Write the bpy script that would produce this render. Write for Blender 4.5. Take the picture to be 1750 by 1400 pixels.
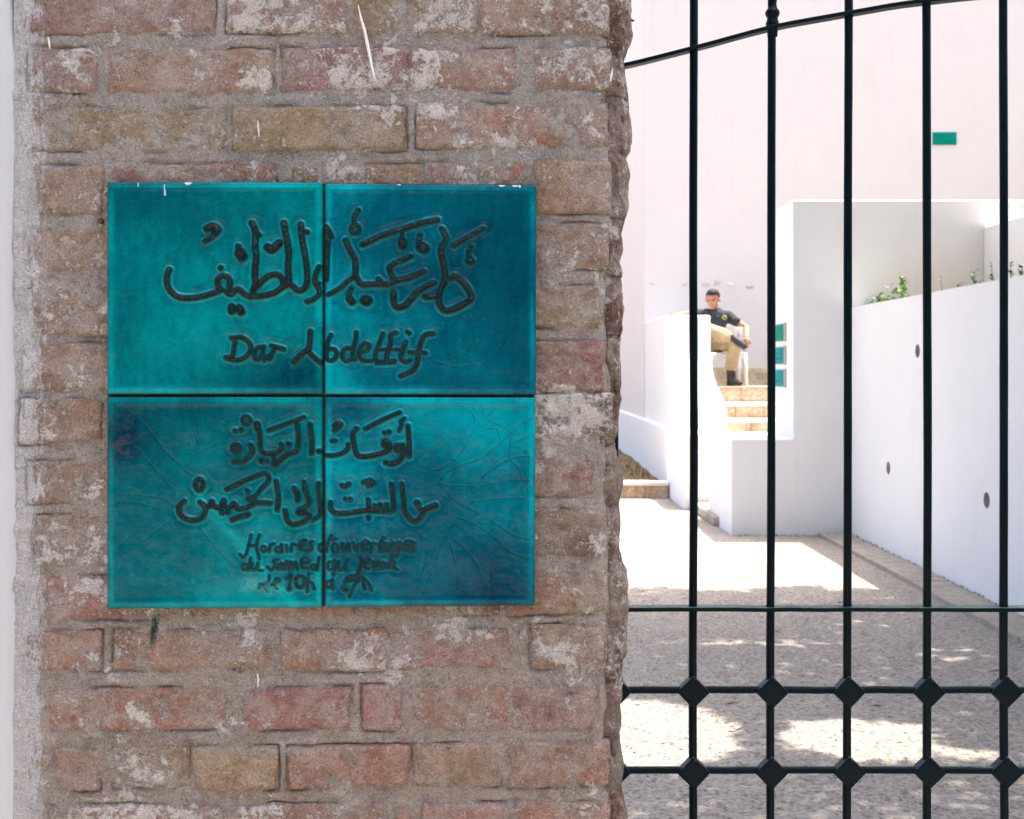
import bpy, bmesh, math, random
import numpy as np
from mathutils import Vector, Matrix

for o in list(bpy.data.objects):
    bpy.data.objects.remove(o)
scene = bpy.context.scene
COL = scene.collection
random.seed(7)
RS = np.random.RandomState(11)

# ------------------------------------------------------------------ camera
F = 2100.0          # focal length in pixels of the 1750 px wide photograph
EYE = 1.45
HY = 635.0          # horizon row
cam_d = bpy.data.cameras.new('camera')
cam = bpy.data.objects.new('camera', cam_d)
COL.objects.link(cam)
cam.location = (0, 0, EYE)
cam.rotation_euler = (math.radians(90), 0, 0)
cam_d.sensor_width = 36
cam_d.lens = 36 * F / 1750
cam_d.shift_y = -(700 - HY) / 1750
cam_d.clip_start = 0.05
cam_d.clip_end = 600
cam_d.dof.use_dof = True
cam_d.dof.focus_distance = 1.46
cam_d.dof.aperture_fstop = 20
scene.camera = cam

# ------------------------------------------------------------------ light
SUN = Vector((0.26, 0.152, 1.0)).normalized()      # towards the sun
world = bpy.data.worlds.new('World')
scene.world = world
world.use_nodes = True
wn = world.node_tree
wn.nodes.clear()
sky = wn.nodes.new('ShaderNodeTexSky')
sky.sky_type = 'NISHITA'
sky.sun_disc = False
sky.sun_elevation = math.asin(SUN.z)
sky.sun_rotation = math.atan2(SUN.x, SUN.y)
sky.air_density = 0.8
sky.dust_density = 6.0
sky.ozone_density = 0.0
bg = wn.nodes.new('ShaderNodeBackground')
bg.inputs['Strength'].default_value = 0.15
wo = wn.nodes.new('ShaderNodeOutputWorld')
wn.links.new(sky.outputs[0], bg.inputs[0])
wn.links.new(bg.outputs[0], wo.inputs[0])
sun_d = bpy.data.lights.new('sun', 'SUN')
sun_d.energy = 2.8
sun_d.angle = math.radians(0.5)
sun_d.color = (1.0, 0.92, 0.82)
sun = bpy.data.objects.new('sun', sun_d)
COL.objects.link(sun)
sun.location = (3, 3, 12)
sun.rotation_euler = (-SUN).to_track_quat('-Z', 'Y').to_euler()
scene.view_settings.view_transform = 'Standard'
scene.view_settings.look = 'None'
scene.view_settings.gamma = 1
scene.view_settings.use_curve_mapping = False
scene.view_settings.exposure = 1.90

# ------------------------------------------------------------------ helpers
def at(px, py, Y):
    return Vector(((px - 875) / F * Y, Y, EYE + (HY - py) / F * Y))

_tab = RS.rand(48, 48, 48).astype(np.float32)
def vnoise(x, y, z):
    x = np.asarray(x, dtype=np.float64); y = np.asarray(y) + 0 * x; z = np.asarray(z) + 0 * x
    xi = np.floor(x).astype(int); yi = np.floor(y).astype(int); zi = np.floor(z).astype(int)
    fx = x - xi; fy = y - yi; fz = z - zi
    fx = fx * fx * (3 - 2 * fx); fy = fy * fy * (3 - 2 * fy); fz = fz * fz * (3 - 2 * fz)
    def T(a, b, c): return _tab[(xi + a) % 48, (yi + b) % 48, (zi + c) % 48]
    r = 0
    for a, wa in ((0, 1 - fx), (1, fx)):
        for b, wb in ((0, 1 - fy), (1, fy)):
            r = r + wa * wb * (T(a, b, 0) * (1 - fz) + T(a, b, 1) * fz)
    return r * 2 - 1
def fbm(x, y, z, f, octaves=4, rough=0.5):
    s = 0; a = 1; n = 0
    for k in range(octaves):
        s = s + a * vnoise(np.asarray(x) * f + 17.3 * k, np.asarray(y) * f + 5.1 * k, np.asarray(z) * f + 9.7 * k)
        n += a; a *= rough; f *= 2.03
    return s / n

def link(o, parent=None):
    COL.objects.link(o)
    if parent is not None:
        o.parent = parent
    return o
def thing(name, label, cat, loc=(0, 0, 0), rz=0, group=None):
    o = bpy.data.objects.new(name, None)
    o.empty_display_size = 0.1
    COL.objects.link(o)
    o.location = loc; o.rotation_euler = (0, 0, rz)
    o['label'] = label; o['category'] = cat
    if group: o['group'] = group
    return o
def tag(o, label=None, cat=None, group=None, kind=None):
    if label: o['label'] = label
    if cat: o['category'] = cat
    if group: o['group'] = group
    if kind: o['kind'] = kind
    return o
def mesh_np(name, V, Fq, smooth=True):
    me = bpy.data.meshes.new(name)
    V = np.asarray(V, dtype=np.float32); Fq = np.asarray(Fq, dtype=np.int32)
    k = Fq.shape[1]
    me.vertices.add(len(V)); me.vertices.foreach_set('co', V.ravel())
    me.loops.add(Fq.size); me.loops.foreach_set('vertex_index', Fq.ravel())
    me.polygons.add(len(Fq))
    me.polygons.foreach_set('loop_start', np.arange(0, Fq.size, k, dtype=np.int32))
    me.polygons.foreach_set('loop_total', np.full(len(Fq), k, dtype=np.int32))
    me.polygons.foreach_set('use_smooth', np.full(len(Fq), smooth))
    me.update(calc_edges=True)
    me.validate()
    return me
def grid_faces(m, n, flip=False):
    i, j = np.meshgrid(np.arange(m - 1), np.arange(n - 1), indexing='ij')
    a = i * n + j
    q = np.stack([a, a + n, a + n + 1, a + 1], -1).reshape(-1, 4)
    return q[:, ::-1] if flip else q
def obj(name, me, mat, parent=None):
    o = bpy.data.objects.new(name, me)
    if mat and not me.materials:
        me.materials.append(mat)
    return link(o, parent)
class MB:
    """collects shapes into one bmesh"""
    def __init__(s): s.bm = bmesh.new()
    def box(s, x0, x1, y0, y1, z0, z1, M=None):
        vs = [Vector((x, y, z)) for x in (x0, x1) for y in (y0, y1) for z in (z0, z1)]
        if M: vs = [M @ v for v in vs]
        v = [s.bm.verts.new(c) for c in vs]
        for f in ((0, 1, 3, 2), (4, 6, 7, 5), (0, 4, 5, 1), (2, 3, 7, 6), (0, 2, 6, 4), (1, 5, 7, 3)):
            s.bm.faces.new([v[i] for i in f])
        return s
    def tube(s, pts, rad, n=10, cap=True, flat=1.0, flat_dir=None):
        pts = [Vector(p) for p in pts]
        if not hasattr(rad, '__len__'): rad = [rad] * len(pts)
        rings = []
        prev = None
        for i, p in enumerate(pts):
            a = pts[max(i - 1, 0)]; b = pts[min(i + 1, len(pts) - 1)]
            d = (b - a).normalized()
            if prev is None:
                u = d.orthogonal().normalized()
                if abs(d.z) < 0.9: u = (Vector((0, 0, 1)) - d * d.z).normalized()
                elif abs(d.y) < 0.9: u = (Vector((0, 1, 0)) - d * d.y).normalized()
            else:
                u = (prev - d * prev.dot(d)).normalized()
            prev = u
            w = d.cross(u)
            ring = []
            for k in range(n):
                t = 2 * math.pi * k / n
                off = (u * math.cos(t) + w * math.sin(t)) * rad[i]
                if flat != 1.0: off -= flat_dir * off.dot(flat_dir) * (1 - flat)
                ring.append(s.bm.verts.new(p + off))
            rings.append(ring)
        for r0, r1 in zip(rings, rings[1:]):
            for k in range(n):
                s.bm.faces.new([r0[k], r0[(k + 1) % n], r1[(k + 1) % n], r1[k]])
        if cap:
            s.bm.faces.new(rings[0][::-1]); s.bm.faces.new(rings[-1])
        return s
    def ball(s, c, r, sub=2, sc=(1, 1, 1)):
        M = Matrix.Translation(c) @ Matrix.Diagonal((*sc, 1))
        bmesh.ops.create_icosphere(s.bm, subdivisions=sub, radius=r, matrix=M)
        return s
    def prism(s, prof, axis, a0, a1):
        """profile of 2-D points extruded along an axis ('x': points are (y,z))"""
        def P(p, a):
            return (a, p[0], p[1]) if axis == 'x' else ((p[0], a, p[1]) if axis == 'y' else (p[0], p[1], a))
        A = [s.bm.verts.new(P(p, a0)) for p in prof]; B = [s.bm.verts.new(P(p, a1)) for p in prof]
        n = len(prof)
        for i in range(n):
            s.bm.faces.new([A[i], A[(i + 1) % n], B[(i + 1) % n], B[i]])
        s.bm.faces.new(A[::-1]); s.bm.faces.new(B)
        return s
    def lathe(s, prof, c, n=20):
        rings = []
        for r, z in prof:
            rings.append([s.bm.verts.new((c[0] + r * math.cos(2 * math.pi * k / n), c[1] + r * math.sin(2 * math.pi * k / n), c[2] + z)) for k in range(n)])
        for r0, r1 in zip(rings, rings[1:]):
            for k in range(n):
                s.bm.faces.new([r0[k], r0[(k + 1) % n], r1[(k + 1) % n], r1[k]])
        s.bm.faces.new(rings[0][::-1]); s.bm.faces.new(rings[-1])
        return s
    def rough(s, amp, f, seed=0):
        for v in s.bm.verts:
            c = v.co
            v.co = c + Vector((float(vnoise(c.x * f + seed, c.y * f, c.z * f)), float(vnoise(c.x * f, c.y * f + 31 + seed, c.z * f)), float(vnoise(c.x * f, c.y * f, c.z * f + 57 + seed)))) * amp
        return s
    def cut(s, n=4):
        bmesh.ops.subdivide_edges(s.bm, edges=s.bm.edges[:], cuts=n, use_grid_fill=True)
        return s
    def mesh(s, name='m', bevel=0, seg=2, smooth=False):
        bmesh.ops.recalc_face_normals(s.bm, faces=s.bm.faces[:])
        if bevel:
            es = [e for e in s.bm.edges if len(e.link_faces) == 2 and e.calc_face_angle(0) > 0.6]
            bmesh.ops.bevel(s.bm, geom=es, offset=bevel, segments=seg, affect='EDGES', profile=0.5, clamp_overlap=True)
        me = bpy.data.meshes.new(name)
        for f in s.bm.faces: f.smooth = smooth
        s.bm.to_mesh(me); s.bm.free()
        return me
    def build(s, name, mat, parent=None, bevel=0, seg=2, smooth=False):
        return obj(name, s.mesh(name, bevel, seg, smooth), mat, parent)

# ------------------------------------------------------------------ material helper
class NT:
    def __init__(s, name):
        s.m = bpy.data.materials.new(name); s.m.use_nodes = True
        s.t = s.m.node_tree; s.t.nodes.clear()
        s.out = s.t.nodes.new('ShaderNodeOutputMaterial')
        s.b = s.t.nodes.new('ShaderNodeBsdfPrincipled')
        s.t.links.new(s.b.outputs[0], s.out.inputs[0])
        s.tc = s.t.nodes.new('ShaderNodeTexCoord')
        s.co = s.tc.outputs['Object']
    def n(s, typ, **kw):
        nd = s.t.nodes.new(typ)
        for k, v in kw.items(): setattr(nd, k, v)
        return nd
    def l(s, a, b): s.t.links.new(a, b)
    def put(s, sock, v):
        if hasattr(v, 'is_linked') or isinstance(v, bpy.types.NodeSocket): s.l(v, sock)
        else:
            if isinstance(v, tuple) and len(v) == 3 and sock.type == 'RGBA': v = (*v, 1)
            sock.default_value = v
    def noise(s, scale, detail=4, rough=0.55, off=(0, 0, 0), stretch=(1, 1, 1), dist=0.0):
        mp = s.n('ShaderNodeMapping'); s.l(s.co, mp.inputs[0])
        mp.inputs['Location'].default_value = off; mp.inputs['Scale'].default_value = stretch
        nd = s.n('ShaderNodeTexNoise'); s.l(mp.outputs[0], nd.inputs['Vector'])
        nd.inputs['Scale'].default_value = scale; nd.inputs['Detail'].default_value = detail
        nd.inputs['Roughness'].default_value = rough; nd.inputs['Distortion'].default_value = dist
        return nd.outputs[0]
    def voro(s, scale, feature='F1', off=(0, 0, 0), out=0, rnd=1.0):
        mp = s.n('ShaderNodeMapping'); s.l(s.co, mp.inputs[0]); mp.inputs['Location'].default_value = off
        nd = s.n('ShaderNodeTexVoronoi', feature=feature); s.l(mp.outputs[0], nd.inputs['Vector'])
        nd.inputs['Scale'].default_value = scale; nd.inputs['Randomness'].default_value = rnd
        return nd.outputs[out]
    def step(s, v, a, b, lo=0.0, hi=1.0):
        nd = s.n('ShaderNodeMapRange', interpolation_type='SMOOTHSTEP')
        s.put(nd.inputs['Value'], v); nd.inputs['From Min'].default_value = a; nd.inputs['From Max'].default_value = b
        nd.inputs['To Min'].default_value = lo; nd.inputs['To Max'].default_value = hi
        return nd.outputs[0]
    def math(s, op, a, b=0.5, c=0.5, clamp=False):
        nd = s.n('ShaderNodeMath', operation=op, use_clamp=clamp)
        s.put(nd.inputs[0], a); s.put(nd.inputs[1], b); s.put(nd.inputs[2], c)
        return nd.outputs[0]
    def mix(s, f, a, b, mode='MIX'):
        nd = s.n('ShaderNodeMix', data_type='RGBA', blend_type=mode)
        s.put(nd.inputs[0], f); s.put(nd.inputs[6], a); s.put(nd.inputs[7], b)
        return nd.outputs[2]
    def sep(s):
        nd = s.n('ShaderNodeSeparateXYZ'); s.l(s.co, nd.inputs[0]); return nd.outputs
    def bump(s, h, dist, strength=1.0, prev=None):
        nd = s.n('ShaderNodeBump'); s.put(nd.inputs['Height'], h)
        nd.inputs['Distance'].default_value = dist; nd.inputs['Strength'].default_value = strength
        if prev is not None: s.l(prev, nd.inputs['Normal'])
        return nd.outputs[0]
    def fin(s, color, rough=0.8, normal=None, spec=0.3, metal=0.0):
        s.put(s.b.inputs['Base Color'], color); s.put(s.b.inputs['Roughness'], rough)
        s.put(s.b.inputs['Specular IOR Level'], spec); s.put(s.b.inputs['Metallic'], metal)
        if normal is not None: s.l(normal, s.b.inputs['Normal'])
        return s.m

# pillar frame: local x to the right along the face, y into the wall, z up
PO = Vector(((555 - 875) / F * 1.44, 1.44, 0)); PA = math.radians(2.3)
_c, _s = math.cos(PA), math.sin(PA)
def loc(px, py, d=0.0):
    """pixel -> (x, z) on the pillar plane lying d in front of the face"""
    a = (px - 875) / F
    # point = t*(a,1) ; local y = -sin*(X-POx)+cos*(Y-POy) = -d
    t = (-d - (_s * PO.x - _c * PO.y)) / (-_s * a + _c)
    X, Y = t * a, t
    return (_c * (X - PO.x) + _s * (Y - PO.y), EYE + (HY - py) / F * t)
PXM = 1.44 / F    # metres per pixel near the face

# shared weathering for brick and mortar (real stains and limewash patches, in pillar coordinates)
def weather(n, col, amount, lime_col=(0.86, 0.82, 0.79)):
    x, y, z = n.sep()
    # dusty grey veil
    veil = n.step(n.noise(26, 6, 0.62, (3, 1, 2)), 0.40, 0.62, 0, 0.66)
    veil = n.math('MULTIPLY', veil, n.step(n.noise(7, 3, 0.5, (8, 4, 2)), 0.36, 0.62, 0.25, 1.0))
    col = n.mix(veil, col, (0.56, 0.475, 0.43))
    # limewash flakes with crisp ragged edges
    smear = n.math('MULTIPLY', n.step(n.noise(15, 9, 0.72, (6, 1, 8), (0.7, 1, 1.2)), 0.49, 0.54), 0.44)
    col = n.mix(smear, col, n.mix(n.step(n.noise(60, 9, 0.76, (2, 5, 8)), 0.42, 0.58), (0.34, 0.285, 0.25), (0.56, 0.51, 0.475)))
    big = n.noise(30, 12, 0.80, (0.3, 2.1, 7.7), dist=0.4)
    reg = n.step(n.noise(7.5, 4, 0.6, (2.2, 5, 1)), 0.40, 0.66, -0.03, 0.105)
    big = n.math('ADD', big, n.math('ADD', reg, amount))
    flake = n.step(big, 0.592, 0.612)
    sm = n.math('ADD', n.noise(120, 9, 0.80, (5, 0, 3)), n.math('ADD', n.math('MULTIPLY', amount, 1.1), n.math('MULTIPLY', reg, 0.55)))
    flake2 = n.step(sm, 0.572, 0.605, 0, 0.95)
    dust = n.math('MULTIPLY', n.step(n.noise(260, 6, 0.85, (7, 0, 3)), 0.56, 0.68, 0, 0.75), n.step(n.noise(12, 5, 0.65, (17, 0, 3)), 0.42, 0.60, 0.12, 1.0))
    flake2 = n.math('MAXIMUM', flake2, dust)
    sp = n.step(n.voro(210, off=(1, 2, 3)), 0.13, 0.06, 0, 1)
    sp = n.math('MULTIPLY', sp, n.step(n.noise(30, 2, 0.5, (9, 9, 1)), 0.44, 0.56, 0, 0.8))
    fl = n.math('MAXIMUM', n.math('MAXIMUM', flake, flake2), sp)
    lc = n.mix(n.noise(40, 4, 0.6, (4, 4, 4)), lime_col, (0.60, 0.56, 0.53))
    col = n.mix(n.math('MULTIPLY', fl, 0.95), col, lc)
    # white paint brushed over the left edge from the neighbouring wall
    xl, _ = loc(36, 635); xr, _ = loc(112, 635)
    edge = n.step(x, xr, xl, 0.0, 0.46)
    e2 = n.math('ADD', edge, n.math('MULTIPLY_ADD', n.noise(75, 11, 0.84, (1, 7, 3), (1.5, 1, 0.45)), 2.0, -0.5))
    pm = n.step(e2, 0.74, 0.86, 0, 0.85)
    col = n.mix(pm, col, n.mix(n.noise(90, 4, 0.6, (2, 2, 8)), (0.88, 0.88, 0.92), (0.58, 0.58, 0.61)))
    # green glaze run below the sign
    gx, gz = loc(264, 1076)
    dx = n.math('ABSOLUTE', n.math('SUBTRACT', n.math('ADD', x, n.math('MULTIPLY', n.math('SUBTRACT', z, gz), -0.13)), gx))
    dz = n.math('ABSOLUTE', n.math('SUBTRACT', z, gz))
    gm = n.math('MULTIPLY', n.step(dx, 0.0055, 0.002), n.step(dz, 0.028, 0.006))
    gm = n.math('MULTIPLY', gm, n.step(n.noise(300, 3, 0.6), 0.35, 0.55, 0.5, 1.0))
    col = n.mix(gm, col, (0.012, 0.085, 0.06))
    g = n.step(n.noise(480, 4, 0.8, (5, 5, 5)), 0.33, 0.67, 0.0, 1.0)
    col = n.mix(1.0, col, n.mix(g, (0.78, 0.755, 0.735), (1.38, 1.35, 1.33)), 'MULTIPLY')
    return col, fl, pm

def brick_mat():
    n = NT('aged_brick')
    oi = n.n('ShaderNodeObjectInfo')
    base = oi.outputs['Color']; a = oi.outputs['Alpha']
    dark = n.mix(1.0, base, (0.70, 0.67, 0.65), 'MULTIPLY')
    col = n.mix(n.step(n.noise(34, 6, 0.65, (1, 1, 1)), 0.36, 0.66), dark, base)
    col = n.mix(n.step(n.noise(20, 5, 0.6, (6, 2, 9)), 0.56, 0.70, 0, 0.60), col, (0.52, 0.23, 0.13))
    col = n.mix(n.step(n.noise(13, 4, 0.6, (16, 2, 5)), 0.55, 0.68, 0, 0.5), col, (0.44, 0.33, 0.23))
    col = n.mix(n.step(n.noise(70, 8, 0.75, (13, 3, 3)), 0.47, 0.53, 0, 0.55), col, n.mix(1.0, base, (0.62, 0.56, 0.52), 'MULTIPLY'))
    col = n.mix(n.step(n.noise(95, 8, 0.72, (3, 13, 6)), 0.55, 0.60, 0, 0.45), col, (0.60, 0.50, 0.45))
    col = n.mix(n.step(n.noise(240, 4, 0.75, (3, 3, 3)), 0.34, 0.43, 0.75, 0), col, (0.10, 0.075, 0.06))
    amt = n.math('MULTIPLY', n.math('SUBTRACT', a, 0.56), 0.13)
    col, fl, pm = weather(n, col, amt)
    pits = n.voro(150, off=(7, 7, 7))
    h = n.math('ADD', n.noise(160, 8, 0.68), n.math('MULTIPLY', n.step(pits, 0.0, 0.25), 0.5))
    h = n.math('ADD', h, n.math('MULTIPLY', n.math('MAXIMUM', fl, n.math('MULTIPLY', pm, 0.5)), 0.6))
    nb = n.bump(n.noise(42, 9, 0.72, (2, 9, 2)), 0.016, 1.0)
    nb = n.bump(h, 0.0045, 1.0, nb)
    return n.fin(col, 0.92, nb, 0.15)
def mortar_mat():
    n = NT('lime_mortar')
    x, y, z = n.sep()
    warm = n.step(n.math('ADD', z, n.math('MULTIPLY', n.noise(6, 3), 0.5)), 1.40, 2.05)
    g0 = n.mix(n.step(n.noise(22, 8, 0.7), .3, .7), (0.33, 0.275, 0.235), (0.50, 0.435, 0.38))
    g1 = n.mix(n.step(n.noise(22, 8, 0.7), .3, .7), (0.34, 0.325, 0.315), (0.54, 0.52, 0.50))
    col = n.mix(warm, g0, g1)
    col = n.mix(n.step(n.noise(11, 5, 0.6, (4, 1, 1)), 0.5, 0.66, 0, 0.6), col, (0.42, 0.295, 0.215))
    col = n.mix(n.step(n.noise(80, 8, 0.74, (8, 3, 2), (0.6, 1, 1.2)), 0.50, 0.58, 0, 0.5), col, (0.56, 0.53, 0.50))
    col = n.mix(n.step(n.noise(90, 8, 0.74, (1, 3, 9)), 0.40, 0.47, 0.45, 0), col, (0.22, 0.175, 0.14))
    col = n.mix(n.step(n.noise(300, 2, 0.6, (7, 3, 1)), 0.33, 0.42, 0.6, 0), col, (0.12, 0.10, 0.085))
    col, fl, pm = weather(n, col, -0.018)
    nb = n.bump(n.noise(60, 9, 0.72, (2, 9, 2)), 0.012, 1.0)
    h = n.math('ADD', n.noise(330, 4, 0.7), n.math('MULTIPLY', fl, 0.4))
    nb = n.bump(h, 0.004, 1.0, nb)
    return n.fin(col, 0.95, nb, 0.12)
def rough_edge_mat():
    n = NT('broken_brick')
    oi = n.n('ShaderNodeObjectInfo')
    base = oi.outputs['Color']
    col = n.mix(n.step(n.noise(40, 7, 0.65), 0.35, 0.65), n.mix(1.0, base, (0.45, 0.42, 0.40), 'MULTIPLY'), base)
    col = n.mix(n.step(n.noise(19, 6, 0.65, (4, 2, 2), (1, 1, 0.5)), 0.52, 0.6, 0, 0.8), col, (0.20, 0.16, 0.12))
    col = n.mix(n.step(n.noise(40, 11, 0.80, (9, 2, 2), (1, 1, 0.6)), 0.58, 0.63, 0, 0.8), col, (0.60, 0.55, 0.49))
    col = n.mix(n.step(n.noise(11, 6, 0.68, (3, 7, 2)), 0.48, 0.60, 0, 0.7), col, (0.30, 0.245, 0.20))
    col, _f, _p = weather(n, col, -0.01)
    nb = n.bump(n.noise(70, 9, 0.74, (1, 1, 1), (1, 1, 0.4)), 0.030, 1.0)
    nb = n.bump(n.noise(260, 6, 0.75), 0.005, 1.0, nb)
    return n.fin(col, 0.95, nb, 0.1)
def plaster_mat(name='white_plaster', col=(0.82, 0.82, 0.82), dirt=0.0, bscale=60, bd=0.001, streak=True):
    n = NT(name)
    c = n.mix(n.noise(1.7, 5, 0.55), tuple(v * 0.93 for v in col), col)
    c = n.mix(n.step(n.noise(3.1, 6, 0.65, (3, 3, 3), (1, 1, 0.3)), 0.56, 0.75, 0, 0.35), c, tuple(v * w for v, w in zip(col, (0.88, 0.86, 0.83))))
    if streak:
        c = n.mix(n.step(n.noise(4.5, 7, 0.7, (6, 2, 1), (1, 1, 0.12)), 0.57, 0.70, 0, 0.30), c, tuple(v * w for v, w in zip(col, (0.80, 0.78, 0.75))))
    if dirt: c = n.mix(n.step(n.noise(14, 6, 0.7, (1, 3, 2)), 0.6, 0.72, 0, dirt), c, (0.45, 0.40, 0.33))
    nb = n.bump(n.noise(bscale, 6, 0.6), bd, 0.8)
    nb = n.bump(n.noise(5, 4, 0.5), bd * 8, 0.6, nb)
    return n.fin(c, 0.9, nb, 0.15)
def simple_mat(name, c0, c1, scale=30, rough=0.7, bump=0.0, spec=0.3, metal=0.0, bscale=None):
    n = NT(name)
    col = n.mix(n.step(n.noise(scale, 5, 0.6), 0.35, 0.65), c0, c1)
    nb = n.bump(n.noise(bscale or scale * 2, 5, 0.6), bump, 0.8) if bump else None
    return n.fin(col, rough, nb, spec, metal)
def stone_mat(name, c0, c1, c2):
    n = NT(name)
    col = n.mix(n.step(n.noise(9, 6, 0.65), 0.35, 0.62), c0, c1)
    col = n.mix(n.step(n.noise(21, 6, 0.65, (5, 1, 1)), 0.52, 0.62, 0, 0.85), col, c2)
    nb = n.bump(n.noise(18, 7, 0.65), 0.02, 0.9)
    return n.fin(col, 0.9, nb, 0.15)
def ground_mat():
    n = NT('worn_asphalt')
    a = n.mix(n.noise(3.2, 6, 0.6), (0.285, 0.25, 0.215), (0.44, 0.39, 0.335))
    g = n.voro(75, off=(2, 2, 0)); gc = n.voro(75, off=(2, 2, 0), out=1)
    gs = n.n('ShaderNodeSeparateColor'); n.l(gc, gs.inputs[0])
    col = n.mix(n.step(gs.outputs[0], 0.45, 0.95, 0, 0.7), a, (0.50, 0.45, 0.405))
    col = n.mix(n.step(gs.outputs[1], 0.72, 0.95, 0, 0.7), col, (0.14, 0.125, 0.12))
    col = n.mix(n.step(n.noise(24, 6, 0.7, (9, 0, 0)), 0.52, 0.68, 0, 0.65), col, (0.50, 0.42, 0.35))
    col = n.mix(n.step(n.noise(42, 6, 0.7, (4, 0, 5)), 0.36, 0.46, 0.8, 0), col, (0.12, 0.105, 0.10))
    x, y, z = n.sep()
    nb = n.bump(n.math('ADD', n.step(g, 0, 0.5, 1, 0), n.noise(60, 6, 0.7)), 0.006, 1.0)
    return n.fin(col, 0.92, nb, 0.15)
def glaze_mat():
    n = NT('turquoise_glaze')
    at_ = n.n('ShaderNodeVertexColor', layer_name='Col')
    col = n.mix(n.step(n.noise(900, 3, 0.7), 0.3, 0.7, 0.0, 0.30), at_.outputs[0], n.mix(1.0, at_.outputs[0], (0.35, 0.55, 0.66), 'MULTIPLY'))
    col = n.mix(n.step(n.noise(60, 6, 0.65), 0.45, 0.75, 0.0, 0.35), col, n.mix(1.0, col, (0.4, 0.62, 0.8), 'MULTIPLY'))
    col = n.mix(n.step(n.noise(700, 2, 0.6, (8, 8, 8)), 0.66, 0.74, 0.0, 0.22), col, (0.03, 0.42, 0.44))
    cr = n.voro(95, 'DISTANCE_TO_EDGE', (3, 1, 4))
    col = n.mix(n.step(cr, 0.03, 0.008, 0, 0.16), col, (0.0, 0.06, 0.09))
    nb = n.bump(n.noise(50, 5, 0.6), 0.0012, 0.8)
    nb = n.bump(n.noise(420, 3, 0.6), 0.00018, 0.8, nb)
    return n.fin(col, n.step(n.noise(50, 4, 0.6), 0.3, 0.7, 0.08, 0.16), nb, 0.13)
def ridge_mat():
    n = NT('dark_relief_line')
    col = n.mix(n.step(n.noise(330, 5, 0.7), 0.38, 0.62), (0.001, 0.007, 0.007), (0.004, 0.012, 0.011))
    col = n.mix(n.step(n.noise(520, 4, 0.7, (4, 4, 4)), 0.60, 0.68, 0, 0.7), col, (0.035, 0.034, 0.042))
    col = n.mix(n.step(n.noise(180, 4, 0.7, (1, 6, 4)), 0.50, 0.66, 0, 0.85), col, (0.002, 0.055, 0.050))
    nb = n.bump(n.noise(420, 4, 0.65), 0.0022, 1.0)
    return n.fin(col, 0.18, nb, 0.22)
def iron_mat():
    n = NT('dark_gate_paint')
    col = n.mix(n.step(n.noise(14, 5, 0.6), 0.35, 0.65), (0.001, 0.006, 0.011), (0.002, 0.010, 0.015))
    col = n.mix(n.step(n.noise(90, 6, 0.7, (3, 3, 3)), 0.69, 0.72, 0, 0.8), col, (0.09, 0.035, 0.018))
    col = n.mix(n.step(n.noise(160, 5, 0.6, (3, 9, 3)), 0.735, 0.75, 0, 0.9), col, (0.45, 0.45, 0.43))
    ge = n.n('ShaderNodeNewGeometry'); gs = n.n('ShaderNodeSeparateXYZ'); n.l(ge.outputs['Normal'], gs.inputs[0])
    lit_top = n.math('MULTIPLY', n.step(gs.outputs[2], 0.80, 0.98), n.step(n.noise(60, 6, 0.7, (2, 2, 9)), 0.35, 0.6, 0.25, 0.8))
    col = n.mix(lit_top, col, (0.10, 0.17, 0.155))  # pale green on upward faces, painting the light on the rail tops
    nb = n.bump(n.noise(120, 5, 0.6), 0.0008, 0.8)
    return n.fin(col, 0.36, nb, 0.10)

M = {}
M['brick'] = brick_mat(); M['mortar'] = mortar_mat(); M['edge'] = rough_edge_mat()
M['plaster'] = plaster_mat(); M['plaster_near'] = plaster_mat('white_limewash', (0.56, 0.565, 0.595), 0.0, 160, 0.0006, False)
M['plaster_pink'] = plaster_mat('cream_plaster', (0.75, 0.715, 0.695))
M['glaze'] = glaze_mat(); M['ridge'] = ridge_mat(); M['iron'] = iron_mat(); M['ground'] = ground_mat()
M['riser'] = stone_mat('brown_riser_stone', (0.42, 0.27, 0.17), (0.56, 0.41, 0.28), (0.68, 0.56, 0.43))
M['nosing'] = plaster_mat('white_nosing', (0.78, 0.74, 0.70), 0.3)
M['kerb'] = stone_mat('beige_kerb_stone', (0.36, 0.31, 0.255), (0.46, 0.40, 0.33), (0.33, 0.285, 0.23))
M['earth'] = stone_mat('dry_earth', (0.16, 0.10, 0.05), (0.24, 0.16, 0.085), (0.13, 0.12, 0.04))
M['scar'] = plaster_mat('grey_filler', (0.64, 0.59, 0.57))
M['skirt'] = stone_mat('stained_skirting', (0.50, 0.40, 0.24), (0.70, 0.60, 0.44), (0.48, 0.44, 0.27))
M['leaf'] = simple_mat('leaf_green', (0.10, 0.20, 0.05), (0.19, 0.30, 0.10), 9, 0.6)
M['leaf_dark'] = simple_mat('crown_leaf', (0.03, 0.07, 0.02), (0.07, 0.12, 0.03), 3, 0.6)
M['dry'] = simple_mat('dry_leaf', (0.30, 0.17, 0.06), (0.40, 0.30, 0.12), 9, 0.8)
M['dry_grass'] = simple_mat('dry_grass_blades', (0.16, 0.13, 0.05), (0.12, 0.14, 0.04), 5, 0.8)
M['bark'] = simple_mat('bark', (0.10, 0.075, 0.05), (0.17, 0.13, 0.10), 20, 0.9, 0.01)
M['plastic'] = simple_mat('white_plastic', (0.76, 0.76, 0.76), (0.80, 0.80, 0.79), 4, 0.4)
M['skin'] = simple_mat('skin', (0.42, 0.20, 0.13), (0.50, 0.26, 0.18), 20, 0.55)
M['hair'] = simple_mat('dark_hair', (0.012, 0.010, 0.009), (0.03, 0.022, 0.018), 90, 0.6, 0.004)
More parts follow.
